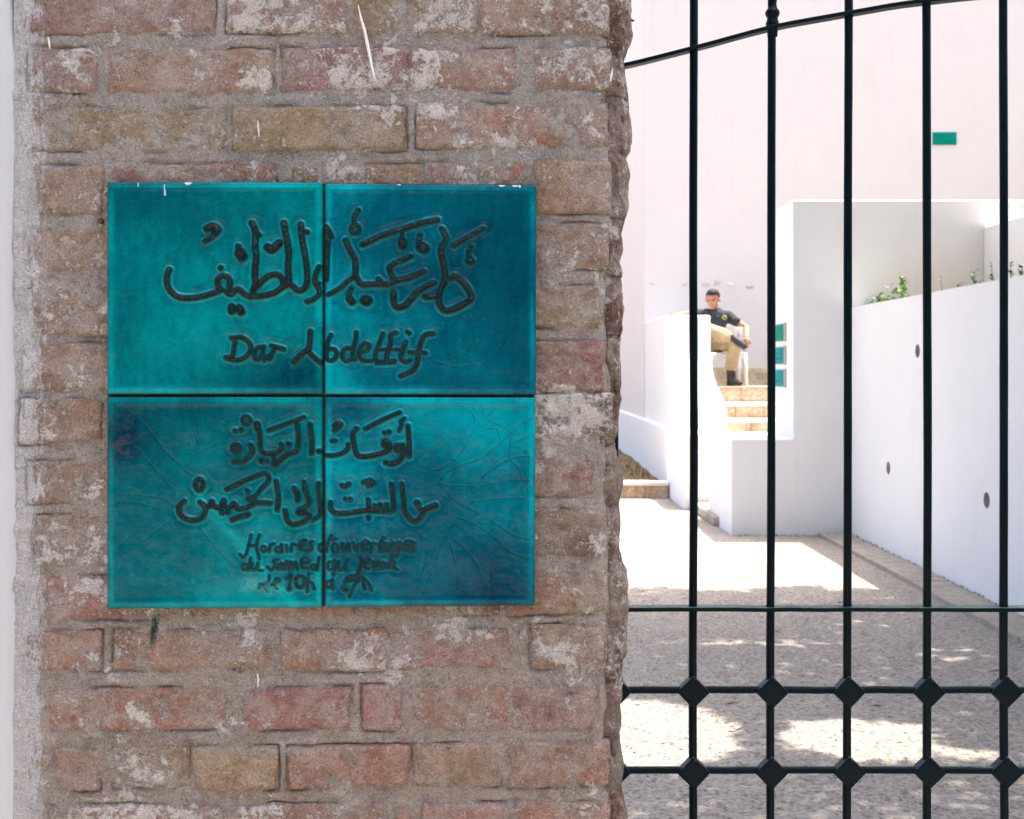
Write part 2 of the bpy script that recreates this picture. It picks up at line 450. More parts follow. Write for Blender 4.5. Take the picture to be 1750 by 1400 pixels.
M['shirt'] = simple_mat('charcoal_cotton', (0.035, 0.042, 0.052), (0.055, 0.062, 0.075), 12, 0.85, 0.004)
M['khaki'] = simple_mat('khaki_cloth', (0.36, 0.27, 0.16), (0.46, 0.36, 0.23), 9, 0.85, 0.012)
M['boot'] = simple_mat('black_boot', (0.02, 0.02, 0.021), (0.05, 0.048, 0.045), 20, 0.45)
M['sole'] = simple_mat('grey_sole', (0.20, 0.18, 0.16), (0.28, 0.26, 0.24), 20, 0.7)
M['badge'] = simple_mat('yellow_badge', (0.35, 0.34, 0.04), (0.45, 0.42, 0.08), 20, 0.7)
M['face_dark'] = simple_mat('brow', (0.03, 0.02, 0.015), (0.05, 0.03, 0.02), 20, 0.7)
M['plaque'] = simple_mat('green_tile', (0.0, 0.20, 0.15), (0.0, 0.27, 0.20), 14, 0.6, 0.002, 0.05)
M['plaque_blue'] = simple_mat('teal_tile', (0.0, 0.20, 0.21), (0.0, 0.27, 0.28), 14, 0.6, 0.002, 0.05)
M['plaque_line'] = simple_mat('tile_line', (0.0, 0.12, 0.12), (0.0, 0.16, 0.15), 30, 0.6)
M['rust'] = simple_mat('rusty_steel', (0.05, 0.03, 0.02), (0.12, 0.06, 0.03), 200, 0.6)
M['streak'] = simple_mat('white_paint_streak', (0.75, 0.75, 0.74), (0.80, 0.80, 0.80), 200, 0.6)
M['hole'] = simple_mat('pipe_grey', (0.26, 0.24, 0.23), (0.34, 0.31, 0.29), 30, 0.8)

# ================================================================== SETTING
# ground
me = mesh_np('ground', [(-250, -250, 0), (250, -250, 0), (250, 400, 0), (-250, 400, 0)], [(0, 1, 2, 3)], False)
g = obj('ground', me, M['ground']); g['kind'] = 'structure'

# tall back building
bld = thing('building', 'tall cream white building wall closing the courtyard behind the seated man', 'building', (7.0, 17.2, 0))
def P0(root): return Matrix.Translation(-root.location)
def sub(mb, root):
    mb.bm.transform(Matrix.Rotation(-root.rotation_euler.z, 4, 'Z') @ Matrix.Translation(-Vector(root.location)))
    return mb
sub(MB().box(1.84, 22, 17.2, 28, 0, 8.6), bld).build('wall', M['plaster_pink'], bld, 0.02)
# weathered skirting at the foot of the wall above the landing
mb = MB().box(1.95, 4.6, 17.13, 17.22, 1.255, 1.51).cut(14).rough(0.014, 9)
sub(mb, bld).build('skirting', M['skirt'], bld, smooth=True)
# chipped plaster scars
rr = random.Random(3)
for px, w in ((1115, 10), (1167, 8), (1205, 12), (1222, 20), (1248, 12), (1280, 16)):
    c = at(px, 487 + rr.uniform(-3, 3), 17.19)
    mb = MB().ball(c, w / F * 17.2 * 0.5, 3, (1, 0.05, 0.5)).rough(0.03, 14, rr.random() * 9)
    sub(mb, bld).build('plaster_scar', M['scar'], bld, smooth=True)

# stair parapet with a flared front on a low base
par = thing('stair_parapet', 'white plastered stair parapet with flared curved front, left of the steps', 'parapet', (2.14, 13.8, 0))
prof = [(17.2, 0.5), (17.2, 2.138), (15.04, 2.138), (15.005, 2.125), (15.0, 2.09), (15.0, 1.68), (14.95, 1.62), (14.89, 1.55), (14.83, 1.475), (14.74, 1.385),
        (14.58, 1.31), (14.38, 1.235), (14.16, 1.165), (13.98, 1.10), (13.86, 1.03), (13.84, 0.99), (13.84, 0.5)]
mb = MB().prism(prof, 'x', 1.86, 2.424)
o = sub(mb, par).build('flared_parapet', M['plaster'], par, 0.018, 3)
mb = MB().box(1.80, 2.38, 12.9, 17.2, -0.02, 0.80).box(1.80, 1.92, 17.2, 27, -0.02, 0.80)
sub(mb, par).build('base', M['plaster'], par, 0.03, 3)

# staircase
st = thing('staircase', 'steps of brown stone risers and white treads behind the gate', 'stairs', (3.0, 15.1, 0))
lev = [(15.1 - 0.3 * k, 1.263 - 0.187 * k) for k in range(7)]
for k, (ye, zt) in enumerate(lev):
    zb = zt - 0.187
    yb = ye + (2.05 if k == 0 else 0.32)
    # tread slab
    th = 0.012 if k == 0 else 0.042
    mb = MB().box(2.43, 4.5, ye - 0.012, yb, zt - th, zt)
    sub(mb, st).build('tread', M['kerb'] if k == 0 else M['nosing'], st, 0.006)
    mb = MB().box(2.43, 4.5, ye + 0.09, yb, max(zb - 0.5, 0), zt - th - 0.001)
    sub(mb, st).build('step_core', M['riser'], st)
    x = 2.43; rr = random.Random(20 + k)
    while x < 4.4:
        w = rr.uniform(0.24, 0.40)
        mb = MB().box(x, min(x + w, 4.5) - 0.008, ye + rr.uniform(0.0, 0.012), ye + 0.088, zb + 0.002, zt - th - 0.002).cut(3).rough(0.006, 15, k)
        sub(mb, st).build('riser_stone', M['riser'], st, smooth=False)
        x += w
ld = MB().box(1.885, 4.5, 11.5, 13.32, 0, 0.088).build('landing', M['kerb'], None, 0.01)
tag(ld, kind='structure')
mb = MB()
x = 11.5
for k in range(6):
    pass
# tall block with low plinth wall
blk = thing('stepped_wall', 'white wall with a low square plinth at its foot and tall block above', 'wall', (3.0, 11.2, 0))
sub(MB().prism([(1.94, -.02), (10, -.02), (10, 2.97), (2.486, 2.97), (2.486, .855), (1.94, .855)], 'y', 10.87, 11.6), blk).build('stepped_front', M['plaster'], blk, 0.016, 3)
sub(MB().box(1.943, 2.5, 11.58, 12.14, -0.02, 0.852), blk).build('low_plinth', M['plaster'], blk, 0.012, 3)
# planter retaining wall with drain holes
plw = thing('planter_wall', 'long white retaining wall with three round drain holes, right of the path', 'wall', (3.0, 6.5, 0))
bmw = bmesh.new()
holes = [(9.0, 1.60), (9.70, 0.688), (7.69, 0.644)]
# wall face with real round openings: face plane triangulated round each hole
def wall_with_holes(x, y0, y1, z0, z1, holes, r, depth):
    bm = bmesh.new()
    ev = [bm.verts.new((x, y, z)) for y, z in ((y0, z0), (y1, z0), (y1, z1), (y0, z1))]
    es = [bm.edges.new((ev[i], ev[(i + 1) % 4])) for i in range(4)]
    rings = []
    for hy, hz in holes:
        ring = [bm.verts.new((x, hy + r * math.cos(2 * math.pi * k / 28), hz + r * math.sin(2 * math.pi * k / 28))) for k in range(28)]
        es += [bm.edges.new((ring[i], ring[(i + 1) % 28])) for i in range(28)]
        rings.append(ring)
    bmesh.ops.triangle_fill(bm, edges=es, use_beauty=True)
    kill = []
    for f in bm.faces:
        c = f.calc_center_median()
        if any((c.y - hy) ** 2 + (c.z - hz) ** 2 < (r * 0.98) ** 2 and len([v for v in f.verts if v in set(rg)]) == 3
               for (hy, hz), rg in zip(holes, rings)): kill.append(f)
    bmesh.ops.delete(bm, geom=kill, context='FACES_ONLY')
    for rg in rings:
        back = [bm.verts.new((v.co.x + 0.02, v.co.y, v.co.z)) for v in rg]
        for i in range(28): bm.faces.new([rg[i], rg[(i + 1) % 28], back[(i + 1) % 28], back[i]])
    # the rest of the box: top, back, ends
    b = [bm.verts.new((x + depth, y, z)) for y, z in ((y0, z0), (y1, z0), (y1, z1), (y0, z1))]
    bm.faces.new(b[::-1])
    bm.faces.new([ev[3], ev[2], b[2], b[3]]); bm.faces.new([ev[0], ev[3], b[3], b[0]]); bm.faces.new([ev[1], b[1], b[2], ev[2]])
    return bm
mb = MB(); mb.bm = wall_with_holes(2.97, 2.4, 10.866, -0.02, 2.01, holes, 0.052, 0.18)
sub(mb, plw).build('wall', M['plaster'], plw)
for hy, hz in holes:
    mb = MB()
    Mx = Matrix.Translation((2.97, hy, hz)) @ Matrix.Rotation(math.radians(90), 4, 'Y')
    n = 28; r0 = [];
    prof = [(0.0515, 0.001), (0.048, 0.001), (0.047, 0.16), (0.0, 0.161)]
    rings = [[mb.bm.verts.new(Mx @ Vector((max(r, 1e-4) * math.cos(2 * math.pi * k / n), max(r, 1e-4) * math.sin(2 * math.pi * k / n), z))) for k in range(n)] for r, z in prof]
    for a, b in zip(rings, rings[1:]):
        for k in range(n): mb.bm.faces.new([a[k], a[(k + 1) % n], b[(k + 1) % n], b[k]])
    sub(mb, plw).build('drain_pipe', M['hole'], plw, smooth=True)
up = MB().box(4.17, 4.40, 2.4, 10.866, 1.3, 2.73).build('upper_terrace_wall', M['plaster'], None, 0.02, 3)
tag(up, 'white upper terrace wall rising behind the planted bed, at the right edge', 'wall')
so = MB().box(3.152, 4.168, 2.4, 10.864, 1.2, 1.93).cut(2).build('soil', M['earth']); so['kind'] = 'structure'
te = MB().box(4.402, 14, 2.4, 17.1, -0.02, 1.9).build('terrace', M['earth']); te['kind'] = 'structure'
# kerb slabs along the planter
kb = bpy.data.objects.new('kerb', None); COL.objects.link(kb); kb['kind'] = 'structure'; kb.location = (2.83, 6.5, 0)
y = 3.0; rr = random.Random(5)
while y < 10.8:
    w = rr.uniform(0.75, 1.0); y2 = min(y + w, 10.86)
    mb = MB().box(2.70 + rr.uniform(0, 0.006), 2.966, y, y2 - 0.010, -0.02, 0.030 + rr.uniform(0, 0.006))
    sub(mb, kb).build('kerb_slab', M['kerb'], kb, 0.006)
    y = y2
# low stone edging, left, with an earth bed behind
ed = thing('stone_edging', 'low brown stone edging with whitewashed top in front of the earth bed', 'edging', (1.0, 14.1, 0))
x = 1.795; rr = random.Random(8)
while x > -3:
    w = rr.uniform(0.22, 0.42)
    mb = MB().box(x - w, x - 0.006, 14.03 + rr.uniform(0, 0.02), 14.24, -0.02, 0.152).cut(3).rough(0.012, 9, x)
    sub(mb, ed).build('edging_stone', M['riser'], ed, smooth=False)
    x -= w
mb = MB().box(-3, 1.795, 14.02, 14.26, 0.150, 0.186).cut(8).rough(0.006, 6)
sub(mb, ed).build('whitewashed_cap', M['nosing'], ed)
nx, ny = 40, 60
X, Yg = np.meshgrid(np.linspace(-6, 1.797, nx), np.linspace(14.22, 30, ny), indexing='ij')
Z = 0.13 + 0.05 * fbm(X, Yg, 0, 1.3) + 0.02 * (Yg - 14.2) * 0.2
me = mesh_np('earth_bed', np.stack([X, Yg, Z], -1).reshape(-1, 3), grid_faces(nx, ny))
o = obj('earth_bed', me, M['earth']); o['kind'] = 'structure'
# unseen street and leafy screens added to shape bounce, sky light and reflections
rd = MB().box(-60, 60, -7.0, 0.75, -0.05, 0.004).build('bounce_road', simple_mat('bounce_asphalt', (0.27, 0.25, 0.225), (0.33, 0.30, 0.27), 20, 0.9, 0.003)); rd['kind'] = 'structure'
hg = thing('blocker_hedge', 'added dark leafy screen behind the camera, cutting low sky light and tile reflections', 'blocker_hedge', (0, -8.4, 0))  # added out of view to block low sky and darken the glaze reflections
mb = MB().box(-22, 22, -0.7, 0.7, 0, 5.2).cut(24).rough(0.22, 1.7)
mb.build('blocker_mass', M['leaf_dark'], hg, smooth=True)
m = 9000; r9 = np.random.RandomState(5)
C9 = np.stack([r9.uniform(-22, 22, m), 0.72 + r9.uniform(-.2, .2, m), r9.uniform(0, 5.4, m)], -1)
a9 = r9.normal(size=(m, 3)) * .09; b9 = r9.normal(size=(m, 3)) * .06
V9 = np.stack([C9 - a9, C9 + b9, C9 + a9, C9 - b9], 1).reshape(-1, 3)
ho = obj('leaves', mesh_np('leaves', V9, np.arange(4 * m).reshape(-1, 4), False), M['leaf_dark'], hg)
h2 = thing('blocker_hedge', 'added leafy screen out of view on the right, making light come from the left', 'blocker_hedge', (4.0, -4.2, 0))  # second added blocker, keeps light off the pillar from the right
mb = MB().box(-0.6, 0.6, -4.6, 4.6, 0, 3.0).cut(20).rough(0.15, 1.9)
mb.build('blocker_mass', M['leaf_dark'], h2, smooth=True)
C9 = np.stack([-0.62 + r9.uniform(-.2, .2, 5000), r9.uniform(-4.6, 4.6, 5000), r9.uniform(0, 3.2, 5000)], -1)
a9 = r9.normal(size=(5000, 3)) * .08; b9 = r9.normal(size=(5000, 3)) * .05
V9 = np.stack([C9 - a9, C9 + b9, C9 + a9, C9 - b9], 1).reshape(-1, 3)
obj('leaves', mesh_np('leaves', V9, np.arange(20000).reshape(-1, 4), False), M['leaf_dark'], h2)
# grass on the bed
def blades(n, xf, yf, zf, hmin, hmax, w, rs, lean=0.4):
    V = []; Q = []
    for i in range(n):
        x, y = xf(rs), yf(rs); z = zf(x, y); h = rs.uniform(hmin, hmax); a = rs.uniform(0, 6.28); l = rs.uniform(0, lean) * h
        dx, dy = math.cos(a) * w, math.sin(a) * w; lx, ly = math.cos(a + 1.3) * l, math.sin(a + 1.3) * l
        k = len(V)
        V += [(x - dx, y - dy, z), (x + dx, y + dy, z), (x + dx * .7 + lx * .4, y + dy * .7 + ly * .4, z + h * .6), (x - dx * .7 + lx * .4, y - dy * .7 + ly * .4, z + h * .6), (x + lx, y + ly, z + h)]
        Q += [(k, k + 1, k + 2, k + 3), (k + 3, k + 2, k + 4, k + 4)]
    me = bpy.data.meshes.new('grass')
    me.from_pydata(V, [], [q if q[2] != q[3] else q[:3] for q in Q]); me.update()
    return me
rs = random.Random(4)
me = blades(420, lambda r: 1.75 - abs(r.gauss(0, 0.25)), lambda r: r.uniform(14.4, 21), lambda x, y: 0.13, 0.02, 0.08, 0.006, rs)
o = obj('dry_grass', me, M['dry_grass']); o['kind'] = 'stuff'; o['label'] = 'sparse grass on the earth bed against the white wall'; o['category'] = 'grass'
# weeds along wall feet
me = blades(260, lambda r: r.choice([2.966 - abs(r.gauss(0, .012))] * 3 + [r.uniform(1.94, 2.9)]), lambda r: 0, lambda x, y: 0.0, 0.004, 0.018, 0.004, rs)
vs = me.vertices
for i in range(0, len(vs), 5):
    x = vs[i].co.x
    yy = rs.uniform(5, 10.8) if x > 2.91 else 10.862 - abs(rs.gauss(0, 0.01))
    zz = 0.03 if x > 2.9 else 0
    for k in range(5): vs[i + k].co.y += yy; vs[i + k].co.z += zz
o = obj('weeds', me, M['leaf_dark']); o['kind'] = 'stuff'; o['label'] = 'tiny weeds and moss at the foot of the white walls'; o['category'] = 'weeds'
# leaf litter and grit on the path
V = []; Q = []; rs = random.Random(9)
for i in range(900):
    y = rs.uniform(3.9, 9); x = rs.uniform(0.2, 2.9); s = rs.uniform(0.004, 0.011) * (2.4 if rs.random() < 0.04 else 1); a = rs.uniform(0, 6.28)
    k = len(V)
    for t, rr_ in ((0, 1.5), (1.6, .7), (3.14, 1.3), (4.7, .7)):
        V.append((x + s * rr_ * math.cos(a + t), y + s * rr_ * math.sin(a + t), 0.004 + rs.uniform(0, 0.007)))
    Q.append((k, k + 1, k + 2, k + 3))
me = bpy.data.meshes.new('litter'); me.from_pydata(V, [], Q); me.materials.append(M['dry']); me.materials.append(M['leaf']); me.materials.append(M['kerb'])
me.update()
for p in me.polygons: p.material_index = rs.choice([0, 0, 1, 2, 2, 2])
o = obj('leaf_litter', me, None); o['kind'] = 'stuff'; o['label'] = 'fallen leaf bits and grit scattered over the path'; o['category'] = 'litter'

# ------------------------------------------------------------------ glazed plaques on walls
def plaque(name, label, group, c, axis, mat, w=0.335, h=0.175):
    t = thing(name, label, 'tile', c, 0, group)
    mb = MB()
    if axis == 'x': mb.box(-0.014, 0, -w / 2, w / 2, -h / 2, h / 2)
    else: mb.box(-w / 2, w / 2, -0.014, 0, -h / 2, h / 2)
    mb.build('glazed_tile', mat, t, 0.004)
    mb = MB(); r_ = random.Random(len(label))
    for k in range(2):
        yy = (-0.18 + 0.3 * k) * h; n_ = 5 - 2 * (k == 1)
        pts = []
        for j in range(n_ * 3):
            s_ = (-0.36 + 0.72 * j / (n_ * 3 - 1)) * w; zz = yy + r_.uniform(-0.07, 0.07) * h
            pts.append((-0.015, -s_, zz) if axis == 'x' else (s_, -0.015, zz))
        mb.tube(pts, 0.0028, 5)
    mb.build('lettering', M['plaque_line'], t)
    return t
for k, (py, lb, m) in enumerate(((569, 'green glazed wall tile, topmost of the three on the block end', 'plaque'), (608, 'teal glazed wall tile, middle one of the three on the block end', 'plaque_blue'), (646.5, 'teal glazed wall tile, lowest of the three on the block end', 'plaque_blue'))):
    Yc = 11.38; z = EYE + (HY - py) / F * Yc
    plaque('wall_tile', lb, 'glazed tiles stacked on the block end', (2.484, Yc, z), 'x', M[m], 0.36, 0.155)
    fr = MB().box(2.474, 2.4845, Yc - 0.25, Yc - 0.184, z - 0.085, z + 0.085)
    fo = fr.build('mortar_patch', M['kerb'], blk); fo.location = -Vector(blk.location); fo['label'] = 'beige mortar patch beside a glazed tile'
plaque('wall_tile', 'small green glazed tile alone high on the cream building wall', None, (at(1614, 237, 17.197)), 'y', M['plaque'])

# ================================================================== BRICK PILLAR
pil = thing('brick_pillar', 'weathered brick gate pillar with flaking limewash carrying the turquoise sign', 'pillar', (PO.x, PO.y, 0), PA)
LT = [-12, 86, 185, 287, 394, 497, 590, 682, 792, 885, 989, 1080, 1181, 1278, 1381]
LB = [58, 158, 262, 366, 463, 572, 666, 758, 858, 964, 1060, 1144, 1247, 1349, 1450]
RT = [-12, 84, 180, 277, 381, 486, 583, 673, 778, 874, 985, 1072, 1172, 1271, 1374]
RB = [58, 151, 251, 364, 458, 560, 670, 745, 847, 948, 1045, 1143, 1246, 1342, 1440]
PINK = (0.53, 0.345, 0.28); MAUVE = (0.51, 0.335, 0.295); TAN = (0.50, 0.36, 0.25); RED = (0.51, 0.285, 0.25); BRN = (0.50, 0.355, 0.27)
ORG = (0.53, 0.335, 0.255); MOSS = (0.30, 0.245, 0.18); DRED = (0.39, 0.225, 0.185); DBR = (0.33, 0.23, 0.175)
# rows: x0, x1, colour, limewash amount, proudness (mm)
ROWS = [
 [(40, 366, PINK, .35, 1.5), (388, 592, PINK, .95, 2), (600, 682, BRN, .4, 1), (700, 818, TAN, .75, 3), (822, 1036, PINK, .75, 1)],
 [(50, 166, MAUVE, .5, 1.5), (184, 466, PINK, .45, 1.5), (484, 698, RED, .75, 2), (704, 882, MAUVE, .75, 1), (912, 1036, PINK, .6, 2)],
 [(50, 386, BRN, .7, 0), (400, 692, TAN, .45, 3.5), (714, 1030, PINK, .65, 1)],
 [(60, 178, PINK, .7, 2), (192, 470, PINK, .55, 0), (492, 720, ORG, .8, 0.5), (736, 900, PINK, .7, 0), (914, 1042, PINK, .5, 2)],
 [(44, 300, BRN, .6, 1.5), (320, 600, PINK, .5, 0), (620, 860, PINK, .5, 0), (880, 1038, BRN, .35, 1)],
 [(60, 200, BRN, .75, 1), (214, 500, PINK, .5, 0), (520, 830, PINK, .5, 0), (848, 1028, BRN, .3, 1.5)],
 [(40, 290, PINK, .6, 1.5), (310, 600, PINK, .5, 0), (620, 880, PINK, .5, 0), (895, 1036, DRED, .35, 1)],
 [(36, 176, TAN, .5, 3.5), (192, 500, PINK, .5, 0), (520, 800, PINK, .5, 0), (815, 1044, MOSS, .75, 3)],
 [(48, 300, PINK, .65, 1), (318, 600, PINK, .5, 0), (620, 860, PINK, .5, 0), (880, 1024, DRED, .5, 1)],
 [(60, 280, BRN, .65, 1), (300, 590, PINK, .5, 0), (610, 800, PINK, .5, 0), (820, 1030, MOSS, .7, 2)],
 [(80, 300, ORG, .6, 1), (320, 610, ORG, .4, 1), (630, 850, PINK, .4, 0), (870, 1034, ORG, .35, 1)],
 [(42, 172, BRN, .55, 2), (196, 456, ORG, .55, .5), (482, 660, PINK, .75, 1.5), (668, 868, PINK, .5, 0.5), (908, 1032, ORG, .5, 1.5)],
 [(86, 388, PINK, .6, 1.5), (417, 597, RED, .45, 2.5), (621, 688, RED, .3, 2), (707, 868, ORG, .6, 1), (874, 1028, ORG, .3, 1)],
 [(97, 170, TAN, .3, 2), (195, 324, BRN, .8, 2), (328, 473, TAN, .35, 4), (493, 700, PINK, .6, 2), (706, 856, BRN, .5, 1), (872, 1040, PINK, .5, 1)],
 [(85, 378, PINK, .85, 1), (405, 700, PINK, .8, 1), (722, 862, ORG, .3, 1), (884, 1040, ORG, .5, 1)],
]
def brick_mesh(x0, x1, z0, z1, z0r, z1r, proud, seed, res=1.0, depth=0.10, skew=0.0):
    """front face as a relief with a rounded, chipped outline, sides running back"""
    nx_ = max(8, int((x1 - x0) / 0.0022 * res)); nz_ = max(5, int((z1 - z0) / 0.0022 * res))
    s = np.linspace(0, 1, nx_); t = np.linspace(0, 1, nz_)
    # denser towards the rim
    s = 0.5 - 0.5 * np.cos(np.pi * s) * (0.25 + 0.75 * np.abs(np.cos(np.pi * s)) ** 0.2); s = (s - s[0]) / (s[-1] - s[0])
    s = np.sort(s)
    S, T = np.meshgrid(s, t, indexing='ij')
    zb = z0 + (z0r - z0) * S; zt = z1 + (z1r - z1) * S
    X = x0 + (x1 - x0) * S; Z = zb + (zt - zb) * T
    if skew: X = X + skew * (1 - T) * (1 - S)
    cx, hx = (x0 + x1) / 2, (x1 - x0) / 2; hz = (zt - zb) / 2; cz = (zt + zb) / 2
    rc = 0.006
    wob = 0.0062 * fbm(X, 0 * X + seed, Z, 40, 5, 0.62)
    qx = np.abs(X - cx) - (hx - rc); qz = np.abs(Z - cz) - (hz - rc)
    sd = np.hypot(np.maximum(qx, 0), np.maximum(qz, 0)) + np.minimum(np.maximum(qx, qz), 0) - rc
    e = np.clip(-sd + wob - 0.0008, 0, None)
    r = 0.0055
    k = np.clip(1 - e / r, 0, 1)
    drop = (1 - np.sqrt(np.clip(1 - k * k, 0, 1))) * 0.0075
    rel = 0.0030 * fbm(X, 0 * X + seed * 1.7, Z, 22, 3) + 0.0024 * fbm(X, 0 * X + seed, Z, 80, 4, 0.65)
    chip = np.clip(fbm(X, 0 * X + seed * 3.1, Z, 38, 3) - 0.32, 0, 1) * 0.016
    Y = -proud + drop - rel + chip
    V = np.stack([X, Y, Z], -1)
    # rim going back
    m, n_ = X.shape
    ring_idx = [(i, 0) for i in range(m)] + [(m - 1, j) for j in range(1, n_)] + [(i, n_ - 1) for i in range(m - 2, -1, -1)] + [(0, j) for j in range(n_ - 2, 0, -1)]
    base = V.reshape(-1, 3)
    ri = np.array([i * n_ + j for i, j in ring_idx])
    back = base[ri].copy(); back[:, 1] = depth
    mid = base[ri].copy(); mid[:, 1] = 0.012
    VV = np.vstack([base, mid, back]); b0 = len(base); L = len(ri)
    Fq = [grid_faces(m, n_)]
    a = ri; b = np.roll(ri, -1); c = b0 + np.arange(L); d = np.roll(c, -1)
    Fq.append(np.stack([a, c, d, b], -1)); Fq.append(np.stack([c, c + L, d + L, d], -1))
    Fc = np.vstack(Fq)
    return mesh_np('brick', VV, Fc[:, ::-1])
seed = 0
RECTS = []
def put_brick(p0, p1, yt0, yt1, yb0, yb1, col, lime, proud, res=1.0, skew=0.0):
    """pixel quad -> brick; yt at both ends, yb at both ends"""
    global seed
    seed += 1
    x0, zt0 = loc(p0, yt0); x1, zt1 = loc(p1, yt1)
    _, zb0 = loc(p0, yb0); _, zb1 = loc(p1, yb1)
    me = brick_mesh(x0, x1, zb0, zt0, zb1, zt1, proud, seed * 1.37, res, 0.10, skew)
    o = obj('brick', me, M['brick'], pil)
    RECTS.append((x0, x1, (zb0 + zb1) / 2, (zt0 + zt1) / 2))
    j = RS.uniform(0.9, 1.1, 3)
    o.color = (col[0] * j[0], col[1] * j[1] * 0.99, col[2] * j[2], lime)
    return o
def lerp(a, b, t): return a + (b - a) * t
for r, row in enumerate(ROWS):
    for bi, (p0, p1, c, lime, pr) in enumerate(row):
        if p1 > 1000: p1 = [1036, 1038, 1033, 1040, 1036, 1022, 1030, 1042, 1012, 1026, 1036, 1026, 1018, 1038, 1038][r]
        t0, t1 = (p0 - 60) / 980, (p1 - 60) / 980
        jt = random.uniform(-3, 3); jb = random.uniform(-3, 3)
        sk = 0.0
        if r == 13 and bi == 2: sk = 0.012
        put_brick(p0 - 3, p1 + (3 if p1 < 1000 else 6), lerp(LT[r], RT[r], t0) + jt - 4, lerp(LT[r], RT[r], t1) + jt - 4, lerp(LB[r], RB[r], t0) + jb + 3, lerp(LB[r], RB[r], t1) + jb + 3,
                  c, lime, 0.0019 + pr * 0.0008, 1.0, sk)
# courses above and below the picture
def filler(yt):
    x = random.choice([36, 60]); 
    while x < 1000:
        w = random.choice([300, 300, 310, 150, 290]); x1 = min(x + w, 1040)
        if x1 > 960: x1 = 1038
        put_brick(x, x1, yt, yt, yt + 75, yt + 75, random.choice([PINK, BRN, ORG, MAUVE, TAN]), random.uniform(.4, .8), 0.002, 0.35)
        x = x1 + 18
for k in range(1, 8): filler(-12 - 99 * k)
for k in range(1, 8): filler(1381 + 98 * k)
# mortar body: relief sheet over the whole face
xL, _ = loc(24, 635); xR, _ = loc(1042, 635)
zT, zB = EYE + 1.15, 0.0
zv = np.concatenate([np.linspace(0, 0.90, 40), np.linspace(0.905, 1.93, 760), np.linspace(1.94, zT, 30)])
xv = np.linspace(xL, xR, 620)
X, Z = np.meshgrid(xv, zv, indexing='ij')
Y = -0.0002 - 0.0022 * fbm(X, 0 * X + 3, Z, 18, 4) - 0.0020 * fbm(X, 0 * X + 8, Z, 80, 4, 0.65)
# smeared lumps where the pointing rises over the brick faces
gd = np.full(X.shape, 1.0)
for (bx0, bx1, bz0, bz1) in RECTS:
    if bz1 < 0.88 or bz0 > 1.95: continue
    i0, i1 = np.searchsorted(xv, [bx0 - 0.012, bx1 + 0.012]); j0, j1 = np.searchsorted(zv, [bz0 - 0.012, bz1 + 0.012])
    xx, zz_ = X[i0:i1, j0:j1], Z[i0:i1, j0:j1]
    wbl = 0.0022 * fbm(xx, 0 * xx + 33, zz_, 55, 3)
    q = wbl + np.maximum(np.abs(xx - (bx0 + bx1) / 2) - (bx1 - bx0) / 2, np.abs(zz_ - (bz0 + bz1) / 2) - (bz1 - bz0) / 2)
    gd[i0:i1, j0:j1] = np.minimum(gd[i0:i1, j0:j1], np.abs(q + 0.0005))
gm_ = np.clip(-0.05 + 3.0 * fbm(X, 0 * X + 61, Z, 20, 3), 0, 1)
Y = Y + 0.0045 * np.exp(-(gd / 0.0020) ** 2) * gm_
lump = np.clip(fbm(X, 0 * X + 21, Z, 30, 5, 0.6) - 0.22, 0, 1) * (1 - 0.8 * gm_)
Y = Y - lump * 0.013
# rounded, eaten-away right arris
wv = 0.012 * fbm(0 * X + 1, 0 * X + 2, Z, 16, 4)
ex = np.clip((X - (xR - 0.010 + wv * 0.4)) / 0.014, 0, 1)
Y = Y + ex ** 2 * 0.022
X = X + wv * 0.35 * np.clip((X - (xR - 0.05)) / 0.05, 0, 1)
V = np.stack([X, Y, Z], -1).reshape(-1, 3)
me = mesh_np('mortar', V, grid_faces(len(xv), len(zv), True))
mo = obj('mortar', me, M['mortar'], pil); mo['kind'] = 'stuff'
# solid core behind
xc, _ = loc(1030, 635)
MB().box(xL + 0.001, xc - 0.004, 0.014, 0.345, 0, zT - 0.003).build('core', M['mortar'], pil)
# broken bricks standing out behind the front arris: silhouette read per course
SIL = [(-400, 1076), (-100, 1072), (0, 1078), (35, 1080), (60, 1083), (85, 1075), (105, 1068), (130, 1068), (150, 1072), (200, 1080), (240, 1083), (262, 1077), (275, 1069), (300, 1076), (330, 1075),
       (360, 1073), (385, 1067), (400, 1063), (425, 1066), (450, 1060), (480, 1063), (500, 1066), (525, 1066), (560, 1063), (590, 1060), (620, 1058), (655, 1063), (690, 1060), (705, 1058),
       (738, 1057), (748, 1052), (770, 1052), (785, 1054), (800, 1065), (830, 1063), (860, 1058), (930, 1058), (950, 1061), (970, 1070), (1000, 1074), (1040, 1075), (1075, 1072),
       (1110, 1073), (1135, 1063), (1160, 1066), (1200, 1060), (1225, 1063), (1250, 1060), (1300, 1065), (1340, 1062), (1380, 1070), (1400, 1073), (1600, 1068), (2400, 1070)]
sy = np.array([a for a, b in SIL], float); sx = np.array([b for a, b in SIL], float)
def sil_x(z):      # local x of the outer edge at height z, at depth ~.05
    d = 1.50
    py = HY - (z - EYE) * F / d
    px = np.interp(py, sy, sx)
    X = (px - 875) / F * d
    return _c * (X - PO.x) + _s * (d - PO.y)
